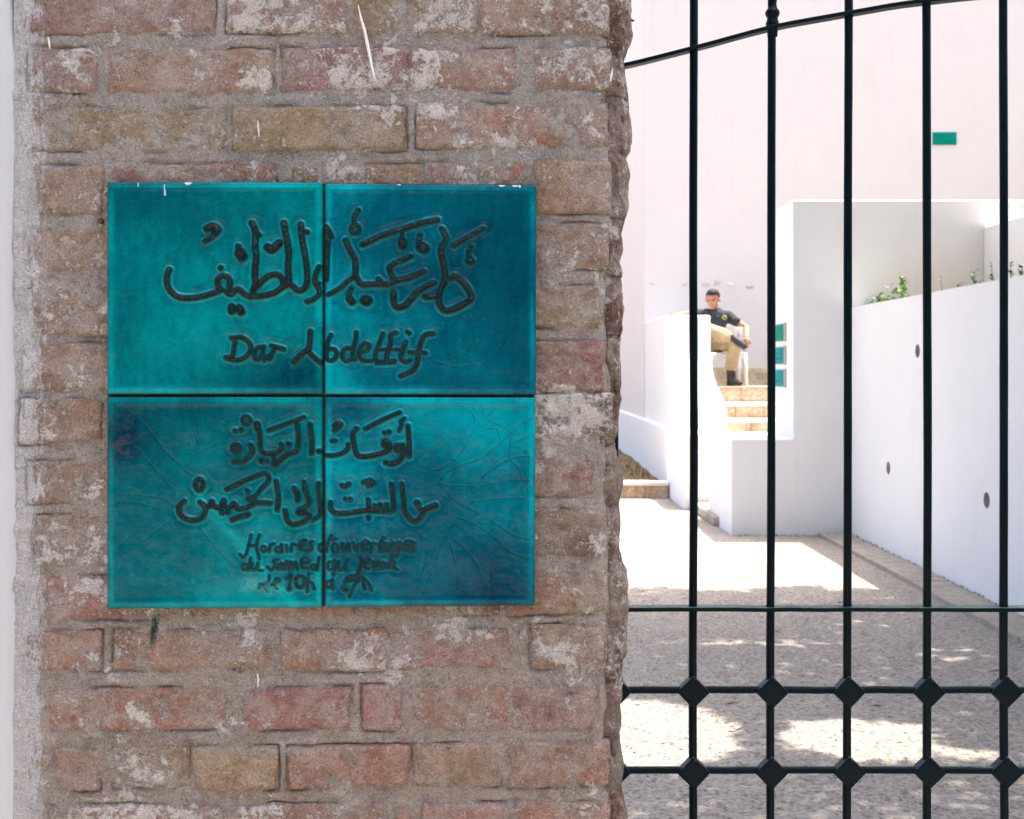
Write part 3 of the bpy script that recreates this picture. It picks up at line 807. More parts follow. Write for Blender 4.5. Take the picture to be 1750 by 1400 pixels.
def edge_chunk(z0, z1, col, sd, fine=True):
    nt, nz_ = (34, max(14, int((z1 - z0) / 0.0018))) if fine else (12, 8)
    xi_, _ = loc(1030, 635)
    t = np.linspace(0, 1, nt); zz = np.linspace(z0, z1, nz_)
    T_, Z_ = np.meshgrid(t, zz, indexing='ij')
    XO = sil_x(Z_) + 0.0015 * fbm(Z_ * 0, Z_ * 0 + sd, Z_, 120, 3)
    # quarter-superellipse section from the groove behind the arris to the side running back
    ang = T_ * math.pi * 0.5
    wd = XO - xi_
    gy = 0.004 + 0.010 * (0.5 + 0.5 * vnoise(Z_ * 30, Z_ * 0 + sd, 0))
    Xn = xi_ + wd * np.sin(ang) ** 0.75
    Yn = gy + 0.055 * (1 - np.cos(ang) ** 0.8)
    # each chunk bulges in the middle and pinches at its joints
    m_ = np.clip(np.minimum(Z_ - z0, z1 - Z_) / 0.010, 0, 1)
    Xn = Xn - (1 - m_) ** 2 * 0.0012 * T_
    Yn = Yn + (1 - m_) ** 2 * 0.0015
    rid = (0.016 * (0.35 - np.abs(fbm(Xn * 1.6, Yn * 0, Z_ * 0.6, 42, 5, 0.6))) + 0.006 * fbm(Xn, Yn * 0 + 4, Z_, 24, 3)) * np.sin(np.pi * np.clip(T_ + 0.12, 0, 1)) ** 0.5
    Yn = Yn - rid; Xn = Xn + rid * 0.35 * T_
    # side running back
    xb = Xn[-1:, :] - 0.004; rows_x = [Xn]; rows_y = [Yn]; rows_z = [Z_]
    for q, yb in enumerate((0.11, 0.17, 0.24, 0.34)):
        rows_x.append(np.minimum(xb, Xn[-1:, :]) + 0.004 * vnoise(zz[None, :] * 25 + q * 7, 0 * zz[None, :] + sd, 0) - 0.001 - 0.003 * q); rows_y.append(0 * xb + yb); rows_z.append(zz[None, :])
    X_ = np.vstack(rows_x); Y_ = np.vstack(rows_y); Zz = np.vstack(rows_z)
    V = np.stack([X_, Y_, Zz], -1).reshape(-1, 3)
    q = grid_faces(X_.shape[0], nz_, True)
    me = mesh_np('edge_brick', V, q)
    o = obj('broken_brick_end', me, M['edge'], pil)
    o.color = (*col, 1)
    return o
bounds = []
for r in range(15):
    bounds.append((RT[r], RB[r]))
allb = [(-12 - 99 * k, -12 - 99 * k + 75) for k in range(7, 0, -1)] + bounds + [(1374 + 98 * k, 1374 + 98 * k + 75) for k in range(1, 8)]
cyc = [DRED, DBR, DRED, BRN, DBR, DRED, MOSS]
zprev = None
for i, (a, b) in enumerate(allb):
    mid_next = (b + allb[i + 1][0]) / 2 if i + 1 < len(allb) else b + 12
    mid_prev = (a + allb[i - 1][1]) / 2 if i else a - 12
    z1 = EYE + (HY - mid_prev) / F * 1.47; z0 = EYE + (HY - mid_next) / F * 1.47
    if z1 < 0: break
    c = cyc[i % 7]
    edge_chunk(max(z0, 0), min(z1, zT), (c[0] * 0.80, c[1] * 0.78, c[2] * 0.78), i * 2.3, 0 < b + 60 and a < 1460)
MB().box(xL, xR + 0.012, 0.01, 0.36, zT - 0.002, zT + 0.06).build('coping', M['mortar'], pil, 0.006)

# small stuck mortar crumbs, paint streaks, hole and rusty screw
rs = random.Random(31)
mb = MB()
for i in range(240):
    px, py = rs.uniform(45, 1040), rs.uniform(-5, 1405)
    if 178 < px < 922 and 305 < py < 1045: continue
    x, z = loc(px, py); r_ = rs.uniform(0.0007, 0.0021) * (1.7 if rs.random() < .08 else 1)
    M_ = Matrix.Translation((x, -0.0025, z)) @ Matrix.Rotation(rs.uniform(0, 3), 4, 'Y') @ Matrix.Diagonal((1.5, 0.8, 1, 1))
    bmesh.ops.create_icosphere(mb.bm, subdivisions=1, radius=r_, matrix=M_)
mb.rough(0.0006, 700)
o = mb.build('mortar_crumbs', M['mortar'], pil); o['kind'] = 'stuff'
def streak(pts, w):
    mb = MB()
    P = [loc(*p) for p in pts]
    n_ = len(P)
    vs = []
    for i, (x, z) in enumerate(P):
        ww = w * PXM * (0.25 + math.sin(math.pi * (i + 0.5) / n_))
        vs.append([mb.bm.verts.new((x - ww, -0.0058, z)), mb.bm.verts.new((x, -0.0072, z)), mb.bm.verts.new((x + ww, -0.0058, z))])
    for a, b in zip(vs, vs[1:]):
        mb.bm.faces.new([a[0], a[1], b[1], b[0]]); mb.bm.faces.new([a[1], a[2], b[2], b[1]])
    return mb.build('paint_streak', M['streak'], pil)
streak([(613, 12), (618, 35), (624, 55), (628, 75), (633, 100), (637, 120), (642, 140)], 2.2)
streak([(441, 1148), (443, 1160), (442, 1172)], 1.2); streak([(85, 66), (87, 76), (88, 86)], 1.3); streak([(442, 208), (443, 222), (444, 236)], 1.2)
streak([(1046, 120), (1044, 130), (1042, 142)], 1.6)
x, z = loc(173.5, 379)
MB().tube([(x, -0.0075, z), (x, -0.002, z), (x, 0.03, z)], [0.0030, 0.0034, 0.003], 14).build('rusty_screw', M['rust'], pil, smooth=False)
MB().tube([(x, -0.0045, z - 0.0045), (x, 0.004, z - 0.0045)], [0.0026, 0.003], 10).build('wall_plug', M['dry'], pil)

# white plastered wall to the left
xw, _ = loc(33, 635)
nx, nz = 60, 260
zz = np.linspace(0, 2.9, nz); tt = np.linspace(0, 1, nx) ** 0.35
T_, Z_ = np.meshgrid(tt, zz, indexing='ij')
pyv = HY - (Z_ - EYE) * F / 1.44
edgepx = np.interp(pyv, [0, 60, 110, 200, 500, 900, 1400], [22, 27, 33, 33, 31, 36, 33])
EX = xw + (edgepx - 33) * PXM + 0.0012 * fbm(Z_ * 0, Z_ * 0, Z_, 40, 4)
X_ = -2.2 + (EX + 2.2) * T_
Y_ = -0.006 - 0.003 * fbm(X_, 0 * X_, Z_, 5, 3) - 0.0008 * fbm(X_, 0 * X_, Z_, 60, 3)
Y_ = Y_ + np.clip((X_ - EX + 0.007) / 0.007, 0, 1) ** 2.2 * 0.012
V = np.stack([X_, Y_, Z_], -1); V = np.concatenate([V, (V[-1:] * np.array([1, 0, 1]) + np.array([0.0, 0.02, 0]))], 0)
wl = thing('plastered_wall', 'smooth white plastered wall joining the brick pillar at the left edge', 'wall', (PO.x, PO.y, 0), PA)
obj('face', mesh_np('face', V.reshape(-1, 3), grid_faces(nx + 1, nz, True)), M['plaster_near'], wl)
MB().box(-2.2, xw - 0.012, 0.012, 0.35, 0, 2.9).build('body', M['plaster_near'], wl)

# ================================================================== TILE SIGN
def T_(off, sc):
    return lambda pts: [(off[0] + x / sc, off[1] + y / sc) for x, y in pts]
def ring(cx, cy, rx, ry=None, a0=0, a1=360, n=14):
    ry = ry or rx
    return [(cx + rx * math.cos(math.radians(a0 + (a1 - a0) * k / n)), cy + ry * math.sin(math.radians(a0 + (a1 - a0) * k / n))) for k in range(n + 1)]
S = []   # strokes: (points px, radius px)
def add(tr, r, *lines):
    for ln in lines:
        rr = r
        if isinstance(ln, tuple) and isinstance(ln[0], list): ln, rr = ln
        S.append((tr(ln), rr))
a = T_((270, 350), 6.034)
add(a, 5.0,
  [(120, 670), (95, 740), (100, 830), (150, 910), (220, 955), (320, 965), (420, 955), (520, 930), (600, 905), (655, 875)],
  ([(655, 885), (620, 830), (620, 770), (680, 735), (740, 770), (745, 840), (715, 900), (760, 925), (800, 885), (840, 875), (890, 920), (950, 950)], 4.8),
  [(950, 950), (1010, 945), (1100, 938), (1190, 915), (1250, 880), (1290, 840), (1285, 770), (1230, 722), (1150, 735), (1080, 785), (1030, 845)],
  ([(970, 190), (1000, 250), (1010, 310), (1005, 420), (1015, 520), (1005, 640), (1000, 740), (1010, 800), (985, 890)], 5.4),
  ([(1020, 290), (1045, 315)], 4.5),
  ([(1300, 190), (1315, 280), (1340, 400), (1350, 520), (1345, 640), (1350, 740), (1350, 800), (1300, 845)], 5.4),
  ([(1475, 205), (1480, 290), (1490, 370), (1510, 470), (1530, 590), (1540, 700), (1540, 800), (1510, 868), (1450, 885), (1395, 845), (1350, 810)], 5.0),
  ([(1500, 270), (1540, 285)], 4.5),
  ([(510, 250), (570, 225), (620, 255), (590, 300)], 6.5), ([(600, 300), (555, 345), (490, 378)], 4.2),
  ([(830, 430), (845, 470)], 5), ([(850, 500), (872, 535)], 9.5),
  ([(1135, 440), (1180, 465), (1250, 400)], 7.0), ([(650, 652), (653, 656)], 4.6),
  ([(765, 1060), (765, 1095)], 7), ([(840, 1070), (860, 1105)], 7.2),
  ([(1665, 640), (1630, 720), (1622, 800), (1660, 870), (1662, 930), (1600, 980), (1540, 1000)], 4.4), ([(1625, 800), (1665, 812)], 3.6))
b = T_((540, 340), 6.034)
add(b, 5.0,
  ([(105, 290), (122, 400), (120, 520), (115, 650), (112, 760), (106, 840)], 4.6), ([(112, 300), (140, 345), (158, 395)], 4.6),
  [(310, 430), (350, 530), (400, 620), (410, 720), (410, 790), (470, 880), (560, 882), (700, 880), (760, 880), (820, 845), (950, 820), (1040, 780), (1110, 750)],
  ([(405, 800), (330, 850), (250, 920), (130, 990)], 4.2), ([(980, 595), (900, 630), (800, 670), (755, 720), (790, 800), (815, 850)], 4.6),
  [(480, 475), (590, 422), (700, 372), (900, 310), (1100, 252), (1250, 220)],
  (ring(405, 315, 44), 3.8), ([(400, 265), (395, 190), (440, 118)], 4.0),
  ([(885, 350), (888, 400)], 3.8), ([(888, 430), (896, 485)], 7), ([(1075, 375), (1060, 450)], 4.6), ([(1085, 500), (1115, 515)], 9.5),
  ([(1298, 312), (1340, 400), (1322, 462)], 4.8),
  ([(1300, 475), (1290, 560), (1310, 660), (1330, 760), (1320, 860), (1280, 950), (1268, 1060), (1310, 1138), (1380, 1150), (1500, 1100), (1592, 1040), (1600, 1000), (1560, 920), (1500, 850), (1440, 800), (1392, 822)], 5.4),
  ([(1420, 482), (1560, 400), (1722, 310)], 4.4), ([(1602, 490), (1570, 560), (1590, 605)], 3.8), ([(1580, 640), (1600, 645)], 7),
  ([(1212, 870), (1130, 910), (1050, 960), (980, 1040), (920, 1100), (840, 1120), (800, 1060), (800, 970)], 5.4),
  ([(1130, 1010), (1250, 1000)], 5.6), ([(370, 920), (342, 980), (345, 1020)], 4.2), ([(350, 1030), (372, 1065)], 6.5), ([(510, 1048), (530, 1052)], 9.2), ([(645, 825), (665, 850)], 4))
c = T_((370, 540), 4.605)
add(c, 3.9,
  [(150, 180), (140, 250), (125, 320), (75, 328)], [(118, 175), (200, 170), (260, 210), (272, 260), (235, 320), (160, 350), (75, 330)],
  [(365, 245), (325, 255), (300, 300), (310, 340), (345, 335), (368, 290)], ([(375, 240), (365, 300), (380, 350)], 3.4),
  [(435, 235), (480, 248), (530, 262)], ([(465, 255), (440, 295)], 3.6), (ring(418, 325, 17), 2.9),
  ([(740, 122), (737, 200), (725, 262), (680, 292), (610, 362)], 4.6), ([(728, 285), (780, 335), (832, 375)], 4.2),
  ([(902, 150), (877, 210), (868, 290), (872, 340), (920, 348), (948, 300), (925, 262), (882, 262)], 3.8),
  ([(1100, 130), (1098, 175), (1082, 240), (1072, 300), (1088, 345)], 3.6), ([(1075, 252), (1012, 262), (988, 310), (1018, 352), (1070, 340)], 3.8),
  ([(1128, 292), (1188, 268), (1198, 225), (1155, 222), (1120, 300), (1150, 350), (1225, 352)], 3.4),
  ([(1310, 140), (1280, 220), (1250, 310), (1270, 352), (1315, 360)], 3.6), ([(1412, 132), (1372, 150), (1370, 220), (1340, 310), (1352, 358), (1402, 352)], 3.7),
  ([(1255, 272), (1350, 262), (1450, 268)], 3), ([(1492, 205), (1462, 280), (1452, 335), (1490, 362), (1522, 350)], 3.8), ([(1505, 128), (1515, 134)], 4.2),
  ([(1702, 140), (1645, 150), (1612, 200), (1590, 290), (1580, 370), (1540, 432), (1450, 472)], 4.2), ([(1520, 287), (1645, 292)], 3.6), ([(1262, 372), (1400, 366)], 3.2))
d = T_((290, 690), 6.363)
add(d, 4.3,
  (ring(835, 180, 44), 3.0), ([(715, 293), (718, 296)], 4.2), ([(780, 282), (782, 286)], 4.2), (ring(725, 482, 38), 4.4),
  [(880, 450), (902, 510), (862, 580), (780, 622), (700, 632)], ([(950, 225), (960, 270)], 6),
  ([(975, 290), (985, 380), (985, 470), (1020, 530), (1100, 542), (1190, 522), (1222, 480), (1215, 440)], 4.2),
  ([(1000, 618), (1003, 622)], 5), ([(1065, 622), (1067, 626)], 3.8), ([(1130, 588), (1132, 592)], 3.8), ([(1140, 648), (1150, 652)], 6.2),
  ([(1080, 290), (1280, 215), (1462, 148)], 3.8), ([(1390, 232), (1402, 330), (1402, 430), (1380, 512), (1290, 550), (1222, 600), (1160, 655)], 4.5),
  ([(1295, 438), (1297, 442)], 4.8), [(1530, 222), (1540, 330), (1552, 430), (1545, 542)], ([(1620, 515), (1635, 517)], 4.6),
  (ring(325, 880, 42, 62), 4.2),
  [(162, 1058), (108, 1110), (110, 1190), (180, 1250), (270, 1266), (350, 1242), (392, 1172), (380, 1105), (332, 1070)],
  ([(385, 1112), (430, 1122), (460, 1060), (482, 1112), (560, 1122), (588, 1048), (602, 1112), (660, 1132), (700, 1082), (745, 1142), (830, 1132), (910, 1096), (960, 1076), (1095, 1080)], 4.4),
  ([(570, 1180), (573, 1184)], 5), ([(635, 1184), (637, 1187)], 4.4),
  ([(620, 932), (760, 862), (900, 802), (1042, 756), (1082, 820), (1060, 862), (1000, 922), (940, 1000), (850, 1030), (945, 1062)], 4.0),
  ([(850, 948), (853, 952)], 4.4), ([(680, 1262), (760, 1232), (862, 1204)], 4.4), ([(1160, 842), (1176, 950), (1186, 1050), (1170, 1150)], 4.2),
  ([(1355, 920), (1390, 980), (1395, 1050)], 4.6),
  ([(1460, 850), (1480, 950), (1512, 1040), (1510, 1100), (1420, 1150), (1402, 1190), (1480, 1190), (1522, 1220), (1460, 1282), (1340, 1310), (1280, 1262), (1255, 1160)], 4.2),
  ([(1620, 862), (1620, 960), (1636, 1100), (1636, 1190)], 3.8), ([(1560, 1262), (1622, 1222)], 4.0))
e = T_((540, 690), 6.363)
add(e, 4.2,
  ([(104, 560), (200, 562), (300, 532), (350, 482), (350, 440)], 3.9), ([(175, 403), (177, 406)], 3.6), ([(210, 399), (213, 403)], 3.6),
  ([(198, 240), (230, 205), (272, 220), (242, 262), (200, 292)], 3.6),
  [(442, 270), (402, 330), (412, 430), (442, 540), (500, 576), (620, 562), (740, 532), (802, 490), (792, 420), (750, 402), (732, 440), (775, 472)],
  ([(540, 272), (650, 212), (780, 150), (912, 94)], 3.8), ([(745, 313), (748, 317)], 4), ([(795, 303), (798, 307)], 4),
  (ring(898, 482, 34), 3.6), ([(940, 450), (952, 540), (900, 622), (830, 652), (760, 640)], 4.6),
  ([(962, 160), (922, 200), (932, 230), (905, 292)], 3.4), ([(1000, 242), (1006, 340), (1016, 440), (1016, 572)], 4.2),
  ([(285, 888), (330, 895), (358, 872)], 4.4), ([(520, 852), (600, 832), (622, 870), (570, 892)], 4.2), ([(320, 1033), (323, 1036)], 3.6), ([(375, 1033), (378, 1036)], 3.6),
  [(160, 1070), (166, 1150), (220, 1186), (340, 1190), (450, 1172), (560, 1162), (700, 1166), (832, 1160), (842, 1060), (832, 960), (820, 870)],
  ([(570, 1040), (576, 1150)], 3.8), ([(640, 1105), (645, 1150)], 4), ([(700, 1092), (706, 1150)], 4), ([(768, 1090), (775, 1150)], 3.8), ([(570, 1238), (573, 1242)], 4),
  [(935, 870), (940, 950), (955, 1050), (962, 1150), (1000, 1222), (1060, 1272), (1120, 1252), (1162, 1180), (1122, 1130)],
  ([(1162, 1172), (1222, 1132), (1302, 1102)], 4.8), ([(1100, 1078), (1104, 1084)], 5.8))
f = T_((400, 895), 10.77)
add(f, 2.4,
  [(320, 200), (290, 330), (260, 450), (230, 560), (165, 612), (118, 560)], [(482, 200), (432, 330), (420, 450), (450, 560), (466, 650)], [(260, 402), (420, 392)],
  (ring(552, 462, 40, 55), 1.95), [(648, 510), (682, 392), (742, 362)], (ring(815, 470, 45, 50), 1.95), [(880, 380), (885, 520)], [(965, 395), (978, 500)], [(1050, 500), (1075, 372), (1142, 385)],
  [(1190, 412), (1262, 402), (1330, 300), (1232, 332), (1190, 440), (1270, 482)], [(1450, 322), (1392, 362), (1442, 440), (1372, 512), (1312, 482)],
  (ring(205, 790, 48, 58), 1.95), [(312, 622), (268, 850)], [(345, 720), (338, 838), (402, 830), (450, 722), (440, 842), (520, 852)],
  [(812, 652), (732, 690), (762, 762), (690, 850), (620, 790)], (ring(825, 790, 35, 42), 2.2), [(885, 720), (892, 832)],
  [(932, 832), (952, 722), (992, 692), (1012, 822), (1052, 702), (1090, 822), (1132, 702), (1172, 832)], [(1250, 722), (1372, 702), (1332, 622), (1252, 662), (1250, 790), (1352, 812)],
  (ring(1465, 792, 42, 45), 1.95), [(1570, 612), (1532, 850)],
  [(655, 945), (628, 1080), (482, 1110), (462, 1172), (560, 1172), (622, 1232)], [(700, 1112), (802, 1082), (842, 1022), (782, 1012), (742, 1100), (782, 1182)],
  [(962, 1012), (1062, 932), (1032, 1080), (1015, 1190)], ([(1012, 1195), (1020, 1205)], 4.4), (ring(1218, 1060, 82, 108), 3.2), [(1380, 912), (1360, 1050), (1346, 1240)], [(1360, 1062), (1440, 1082), (1482, 1195)])
h = T_((540, 895), 9.722)
add(h, 2.4,
  (ring(88, 390, 38, 62, 60, 300), 2.0), [(262, 190), (202, 330), (172, 460)], ([(330, 240), (290, 272)], 2.2), (ring(320, 402, 52, 72), 1.95),
  [(450, 320), (440, 430), (500, 442), (542, 322), (555, 452)], [(615, 310), (660, 440), (722, 330)], [(760, 392), (872, 332), (832, 282), (762, 332), (772, 432), (852, 422)],
  [(910, 462), (932, 330), (1002, 332)], [(1120, 222), (1072, 330), (1062, 440), (1112, 442)], [(1012, 342), (1152, 322)],
  [(1180, 322), (1162, 430), (1232, 442), (1292, 312), (1282, 452)], [(1358, 470), (1370, 300), (1422, 342)], ([(1480, 382), (1602, 362), (1612, 312), (1522, 292), (1472, 372), (1512, 432), (1622, 432)], 3.2),
  (ring(248, 692, 52, 68), 2.0), [(312, 602), (322, 772)], [(380, 622), (372, 742), (440, 752), (530, 592), (482, 702), (492, 772)],
  ([(742, 560), (762, 640), (722, 762), (682, 860), (602, 862), (522, 902), (492, 962)], 3.2), [(820, 662), (902, 622), (872, 572), (812, 602), (812, 722), (872, 742)],
  [(950, 622), (952, 722), (1012, 722), (1040, 622), (1042, 732)], (ring(1118, 682, 42, 46), 1.95), [(1262, 520), (1212, 722)], [(1300, 622), (1292, 722), (1352, 752)], ([(1338, 528), (1342, 532)], 2.8),
  (ring(215, 1002, 42, 55), 2.0), [(270, 922), (272, 1072)], ([(285, 835), (295, 845)], 2.8),
  [(542, 952), (702, 922), (642, 1012), (602, 1110), (560, 1212)], ([(475, 1090), (510, 1095)], 3.6), [(780, 882), (792, 990), (802, 1080)], [(790, 902), (872, 982), (922, 1100)])

G = []   # incised lines (px)
u = T_((540, 300), 3.59)
for ln in ([(920, 625), (1000, 600), (1070, 632), (1100, 690), (1060, 722)], ring(870, 990, 90, 125, 20, 340, 20), [(930, 850), (962, 930), (972, 1080)], [(960, 905), (1060, 882), (1165, 890), (1162, 1000), (1100, 1100), (1000, 1172)],
           [(1170, 640), (1200, 760), (1180, 900)], [(800, 900), (805, 1080), (840, 1160)], [(700, 1130), (850, 1170), (1000, 1160)]): G.append((u(ln), .6, 1.7))
u = T_((170, 660), 3.59)
for ln in ([(180, 150), (270, 230), (400, 400), (560, 545)], [(230, 380), (350, 520), (440, 620), (470, 660)], [(100, 660), (250, 668), (380, 690), (480, 750)], [(110, 710), (250, 720), (360, 755)], [(120, 970), (250, 960), (360, 880), (460, 800)],
           [(540, 100), (570, 230), (612, 360)], [(600, 410), (760, 330), (810, 285)], [(600, 850), (720, 1000), (840, 1120)], [(1180, 500), (1250, 490), (1360, 480)], [(560, 100), (590, 220), (620, 330)], [(290, 250), (430, 420), (580, 560)]): G.append((u(ln), .6, 1.0))
u = T_((540, 660), 3.59)
for ln in ([(880, 115), (960, 170), (970, 240), (930, 350), (850, 450), (750, 512)], [(1330, 190), (1240, 240), (1130, 350), (1010, 440), (880, 490), (800, 530), (740, 600)], [(1310, 300), (1200, 352)], [(1330, 205), (1250, 250), (1190, 310)],
           [(1320, 430), (1210, 440), (1090, 502), (980, 592)], [(1310, 580), (1180, 580), (1000, 612), (820, 610), (760, 592)], [(1270, 690), (1100, 692), (950, 712)], [(760, 600), (850, 700), (960, 760), (1100, 840), (1200, 910), (1310, 940)],
           [(860, 800), (1000, 860), (1100, 930), (1180, 1010), (1300, 1060)], [(850, 830), (800, 900), (750, 1020), (740, 1120)], [(840, 930), (950, 1040), (1020, 1170), (1030, 1300)], [(980, 240), (1060, 262), (1110, 262), (1140, 350)],
           [(1020, 130), (1030, 180), (1100, 230), (1190, 282), (1190, 440), (1240, 500), (1270, 572)], [(1100, 130), (1050, 190)], [(700, 950), (660, 1100), (620, 1250)], [(760, 1000), (700, 1150), (650, 1290)], [(650, 480), (700, 510), (760, 515)],
           [(820, 950), (870, 1150), (860, 1250)], [(1310, 430), (1300, 600), (1305, 780)], [(1080, 1050), (1080, 1180), (1090, 1300)]): G.append((u(ln), .75, 1.05))

def seg_dist(PX, PY, pts, cap=30):
    D = np.full(PX.shape, 1e3, np.float32)
    for (ax, ay), (bx, by) in zip(pts, pts[1:]):
        m = (PX > min(ax, bx) - cap) & (PX < max(ax, bx) + cap) & (PY > min(ay, by) - cap) & (PY < max(ay, by) + cap)
        if not m.any(): continue
        x, y = PX[m], PY[m]; dx, dy = bx - ax, by - ay; L = dx * dx + dy * dy + 1e-6
        t = np.clip(((x - ax) * dx + (y - ay) * dy) / L, 0, 1)
        D[m] = np.minimum(D[m], np.hypot(x - ax - t * dx, y - ay - t * dy))
    return D
def smooth_line(pts, step=2.5):
    """Catmull-Rom through the points, resampled"""
    P = [np.array(p, float) for p in pts]
    if len(P) < 3:
        L = np.hypot(*(P[1] - P[0])); n_ = max(2, int(L / step) + 1)
        return [tuple(P[0] + (P[1] - P[0]) * k / n_) for k in range(n_ + 1)]
    Q = [2 * P[0] - P[1]] + P + [2 * P[-1] - P[-2]]
    out = []
    for i in range(1, len(Q) - 2):
        n_ = max(2, int(np.hypot(*(Q[i + 1] - Q[i])) / step))
        for k in range(n_):
            t = k / n_
            out.append(tuple(0.5 * ((2 * Q[i]) + (-Q[i - 1] + Q[i + 1]) * t + (2 * Q[i - 1] - 5 * Q[i] + 4 * Q[i + 1] - Q[i + 2]) * t * t + (-Q[i - 1] + 3 * Q[i] - 3 * Q[i + 1] + Q[i + 2]) * t ** 3)))
    out.append(tuple(P[-1]))
    return out
S = [(smooth_line(p), r) for p, r in S]
G = [(smooth_line(p, 4), a_, w_) for p, a_, w_ in G]

sign = thing('tile_sign', 'turquoise glazed sign of four square tiles with raised Arabic and French lettering', 'sign', (PO.x, PO.y, 0), PA)
TD = 0.016      # how far the tile face stands in front of the brick face
def g2(x, y, cx, cy, rx, ry=None):
    ry = ry or rx
    return np.exp(-(((x - cx) / rx) ** 2 + ((y - cy) / ry) ** 2))
TILES = [((183, 311), (552, 311), (552, 674), (183, 674)), ((555, 313.5), (917, 316), (916, 675), (555, 674.5)),
         ((183, 678), (551.5, 678), (551, 1039), (183, 1041)), ((555, 678), (915.5, 679), (914, 1035.5), (555, 1038))]
TLAB = ['upper left tile with half of the large Arabic line and Dar', 'darker blue upper right tile with faint circles', 'lower left tile with opening hours lettering and streaky glaze', 'bright lower right tile with fine engraved veins']
NG = 270
tile_objs = []
for ti, (c0, c1, c2, c3) in enumerate(TILES):
    k = np.linspace(0, 1, NG); k = 0.5 - 0.5 * np.sign(0.5 - k) * (np.abs(0.5 - k) * 2) ** 0.93
    U, Vv = np.meshgrid(k, k, indexing='ij')
    PX = (1 - U) * (1 - Vv) * c0[0] + U * (1 - Vv) * c1[0] + U * Vv * c2[0] + (1 - U) * Vv * c3[0]
    PY = (1 - U) * (1 - Vv) * c0[1] + U * (1 - Vv) * c1[1] + U * Vv * c2[1] + (1 - U) * Vv * c3[1]
    # distance to strokes
    Dn = np.full(PX.shape, 99.0, np.float32)
    for p, r in S:
        Dn = np.minimum(Dn, seg_dist(PX, PY, p, r + 12) - r)
    Gr = np.zeros(PX.shape, np.float32)
    for p, a_, w_ in G:
        wig = 0.8 * fbm(PX, PY, ti, 0.25, 2)
        Gr = np.maximum(Gr, np.exp(-((seg_dist(PX, PY, p, 6) + wig) / w_) ** 2) * a_ * np.clip(0.75 + 0.7 * fbm(PX, PY, 5, 0.08, 2), 0.2, 1))
    ex = np.minimum(np.minimum(U, 1 - U), np.minimum(Vv, 1 - Vv)) * 365     # px from the rim
    er = np.clip(1 - ex / 3.6, 0, 1)
    h = -(1 - np.sqrt(np.clip(1 - er ** 2, 0, 1))) * 0.0030
    h = h + 0.0007 * np.exp(-((ex - 11) / 5) ** 2)                     # pillowed rim
    h = h + 0.0012 * fbm(PX, PY, ti * 3, 0.018, 3) + 0.00032 * fbm(PX, PY, ti * 5, 0.08, 4, .6)
    h = h + 0.0024 * np.exp(-(np.clip(Dn, 0, 99) / 1.9) ** 2)            # glaze creeping up the ridges
    h = h - 0.0009 * np.exp(-((Dn - 5.5) / 3.4) ** 2) * (0.7 + 1.2 * fbm(PX, PY, 31, .05, 2))                    # pressed hollow beside them
    h = h - Gr * 0.0007
    # glaze tone 0 (deep blue) .. 1 (light turquoise)
    x, y = (PX - 183) / 732, (PY - 311) / 730
    if ti == 0:
        t = 0.52 - 0.20 * g2(x, y, .10, .06, .22, .08) - 0.10 * g2(x, y, .03, .38, .04, .1) + 0.14 * g2(x, y, .22, .36, .2, .15) + 0.13 * g2(x, y, .40, .20, .13, .12) - 0.38 * g2(x, y, .41, .47, .15, .055) - 0.12 * g2(x, y, .06, .30, .05, .06) + 0.06
    elif ti == 1:
        t = 0.46 - 0.12 * g2(x, y, .9, .15, .2, .2) - 0.16 * g2(x, y, .93, .30, .1, .2) + 0.28 * g2(x, y, .53, .47, .07, .12) + 0.16 * g2(x, y, .54, .05, .08, .3) + 0.12 * g2(x, y, .68, .30, .16, .10) + 0.10 * g2(x, y, .88, .42, .05, .1) + .10 * g2(x, y, .7, .43, .08, .02) - 0.06 * g2(x, y, .85, .49, .1, .05)
    elif ti == 2:
        t = 0.50 - 0.45 * g2(x, y, .035, .60, .06, .07) - 0.14 * g2(x, y, .25, .53, .2, .03) - 0.10 * g2(x, y, .15, .85, .13, .12) + 0.22 * g2(x, y, .36, .87, .12, .08) + 0.28 * g2(x, y, .38, .96, .14, .05) + 0.1 * g2(x, y, .3, .75, .1, .1) + 0.25 * np.exp(-((y - .80 - (x - .27) * 1.15) / .018) ** 2) * (x > .2)
    else:
        t = 0.52 + 0.32 * g2(x, y, .78, .55, .22, .07) + 0.20 * g2(x, y, .9, .62, .12, .10) + 0.20 * g2(x, y, .56, .67, .12, .06) - 0.24 * g2(x, y, .58, .52, .08, .035) - 0.30 * g2(x, y, .93, .95, .12, .10) - 0.10 * g2(x, y, .75, .90, .2, .15) + 0.06 * g2(x, y, .65, .95, .05, .05)
    t = t + 0.22 * fbm(x, y, ti, 9, 5, .62) + 0.08 * fbm(x * 3, y, ti, 30, 3) + 0.13 * fbm(PX, PY, 7, .30, 4, .8)
    t = t + 0.40 * np.exp(-((ex - 7) / 5.5) ** 2) * (0.65 + 0.6 * fbm(x, y, 3, 14, 3))      # thin glaze along the rim
    t = t + 0.20 * np.exp(-((Dn - 2.8) / 1.8) ** 2) * (0.6 + 1.2 * fbm(PX, PY, 2, .07, 2))       # thin glaze and painted highlight beside the ridges
    t = t - 0.16 * g2(Dn, 0, 14, 0, 9, 1) * (0.25 + 1.2 * fbm(PX, PY, 9, .05, 3))               # pooled glaze further out
    t = np.clip(t, 0, 1.15)[..., None]
    deep = np.array([0.0, 0.032, 0.062]); midc = np.array([0.0, 0.110, 0.155]); light = np.array([0.0, 0.31, 0.36])
    if ti in (0, 2): midc = np.array([0.0, 0.125, 0.148]); light = np.array([0.0, 0.31, 0.32]); deep = np.array([0.0, 0.035, 0.06])
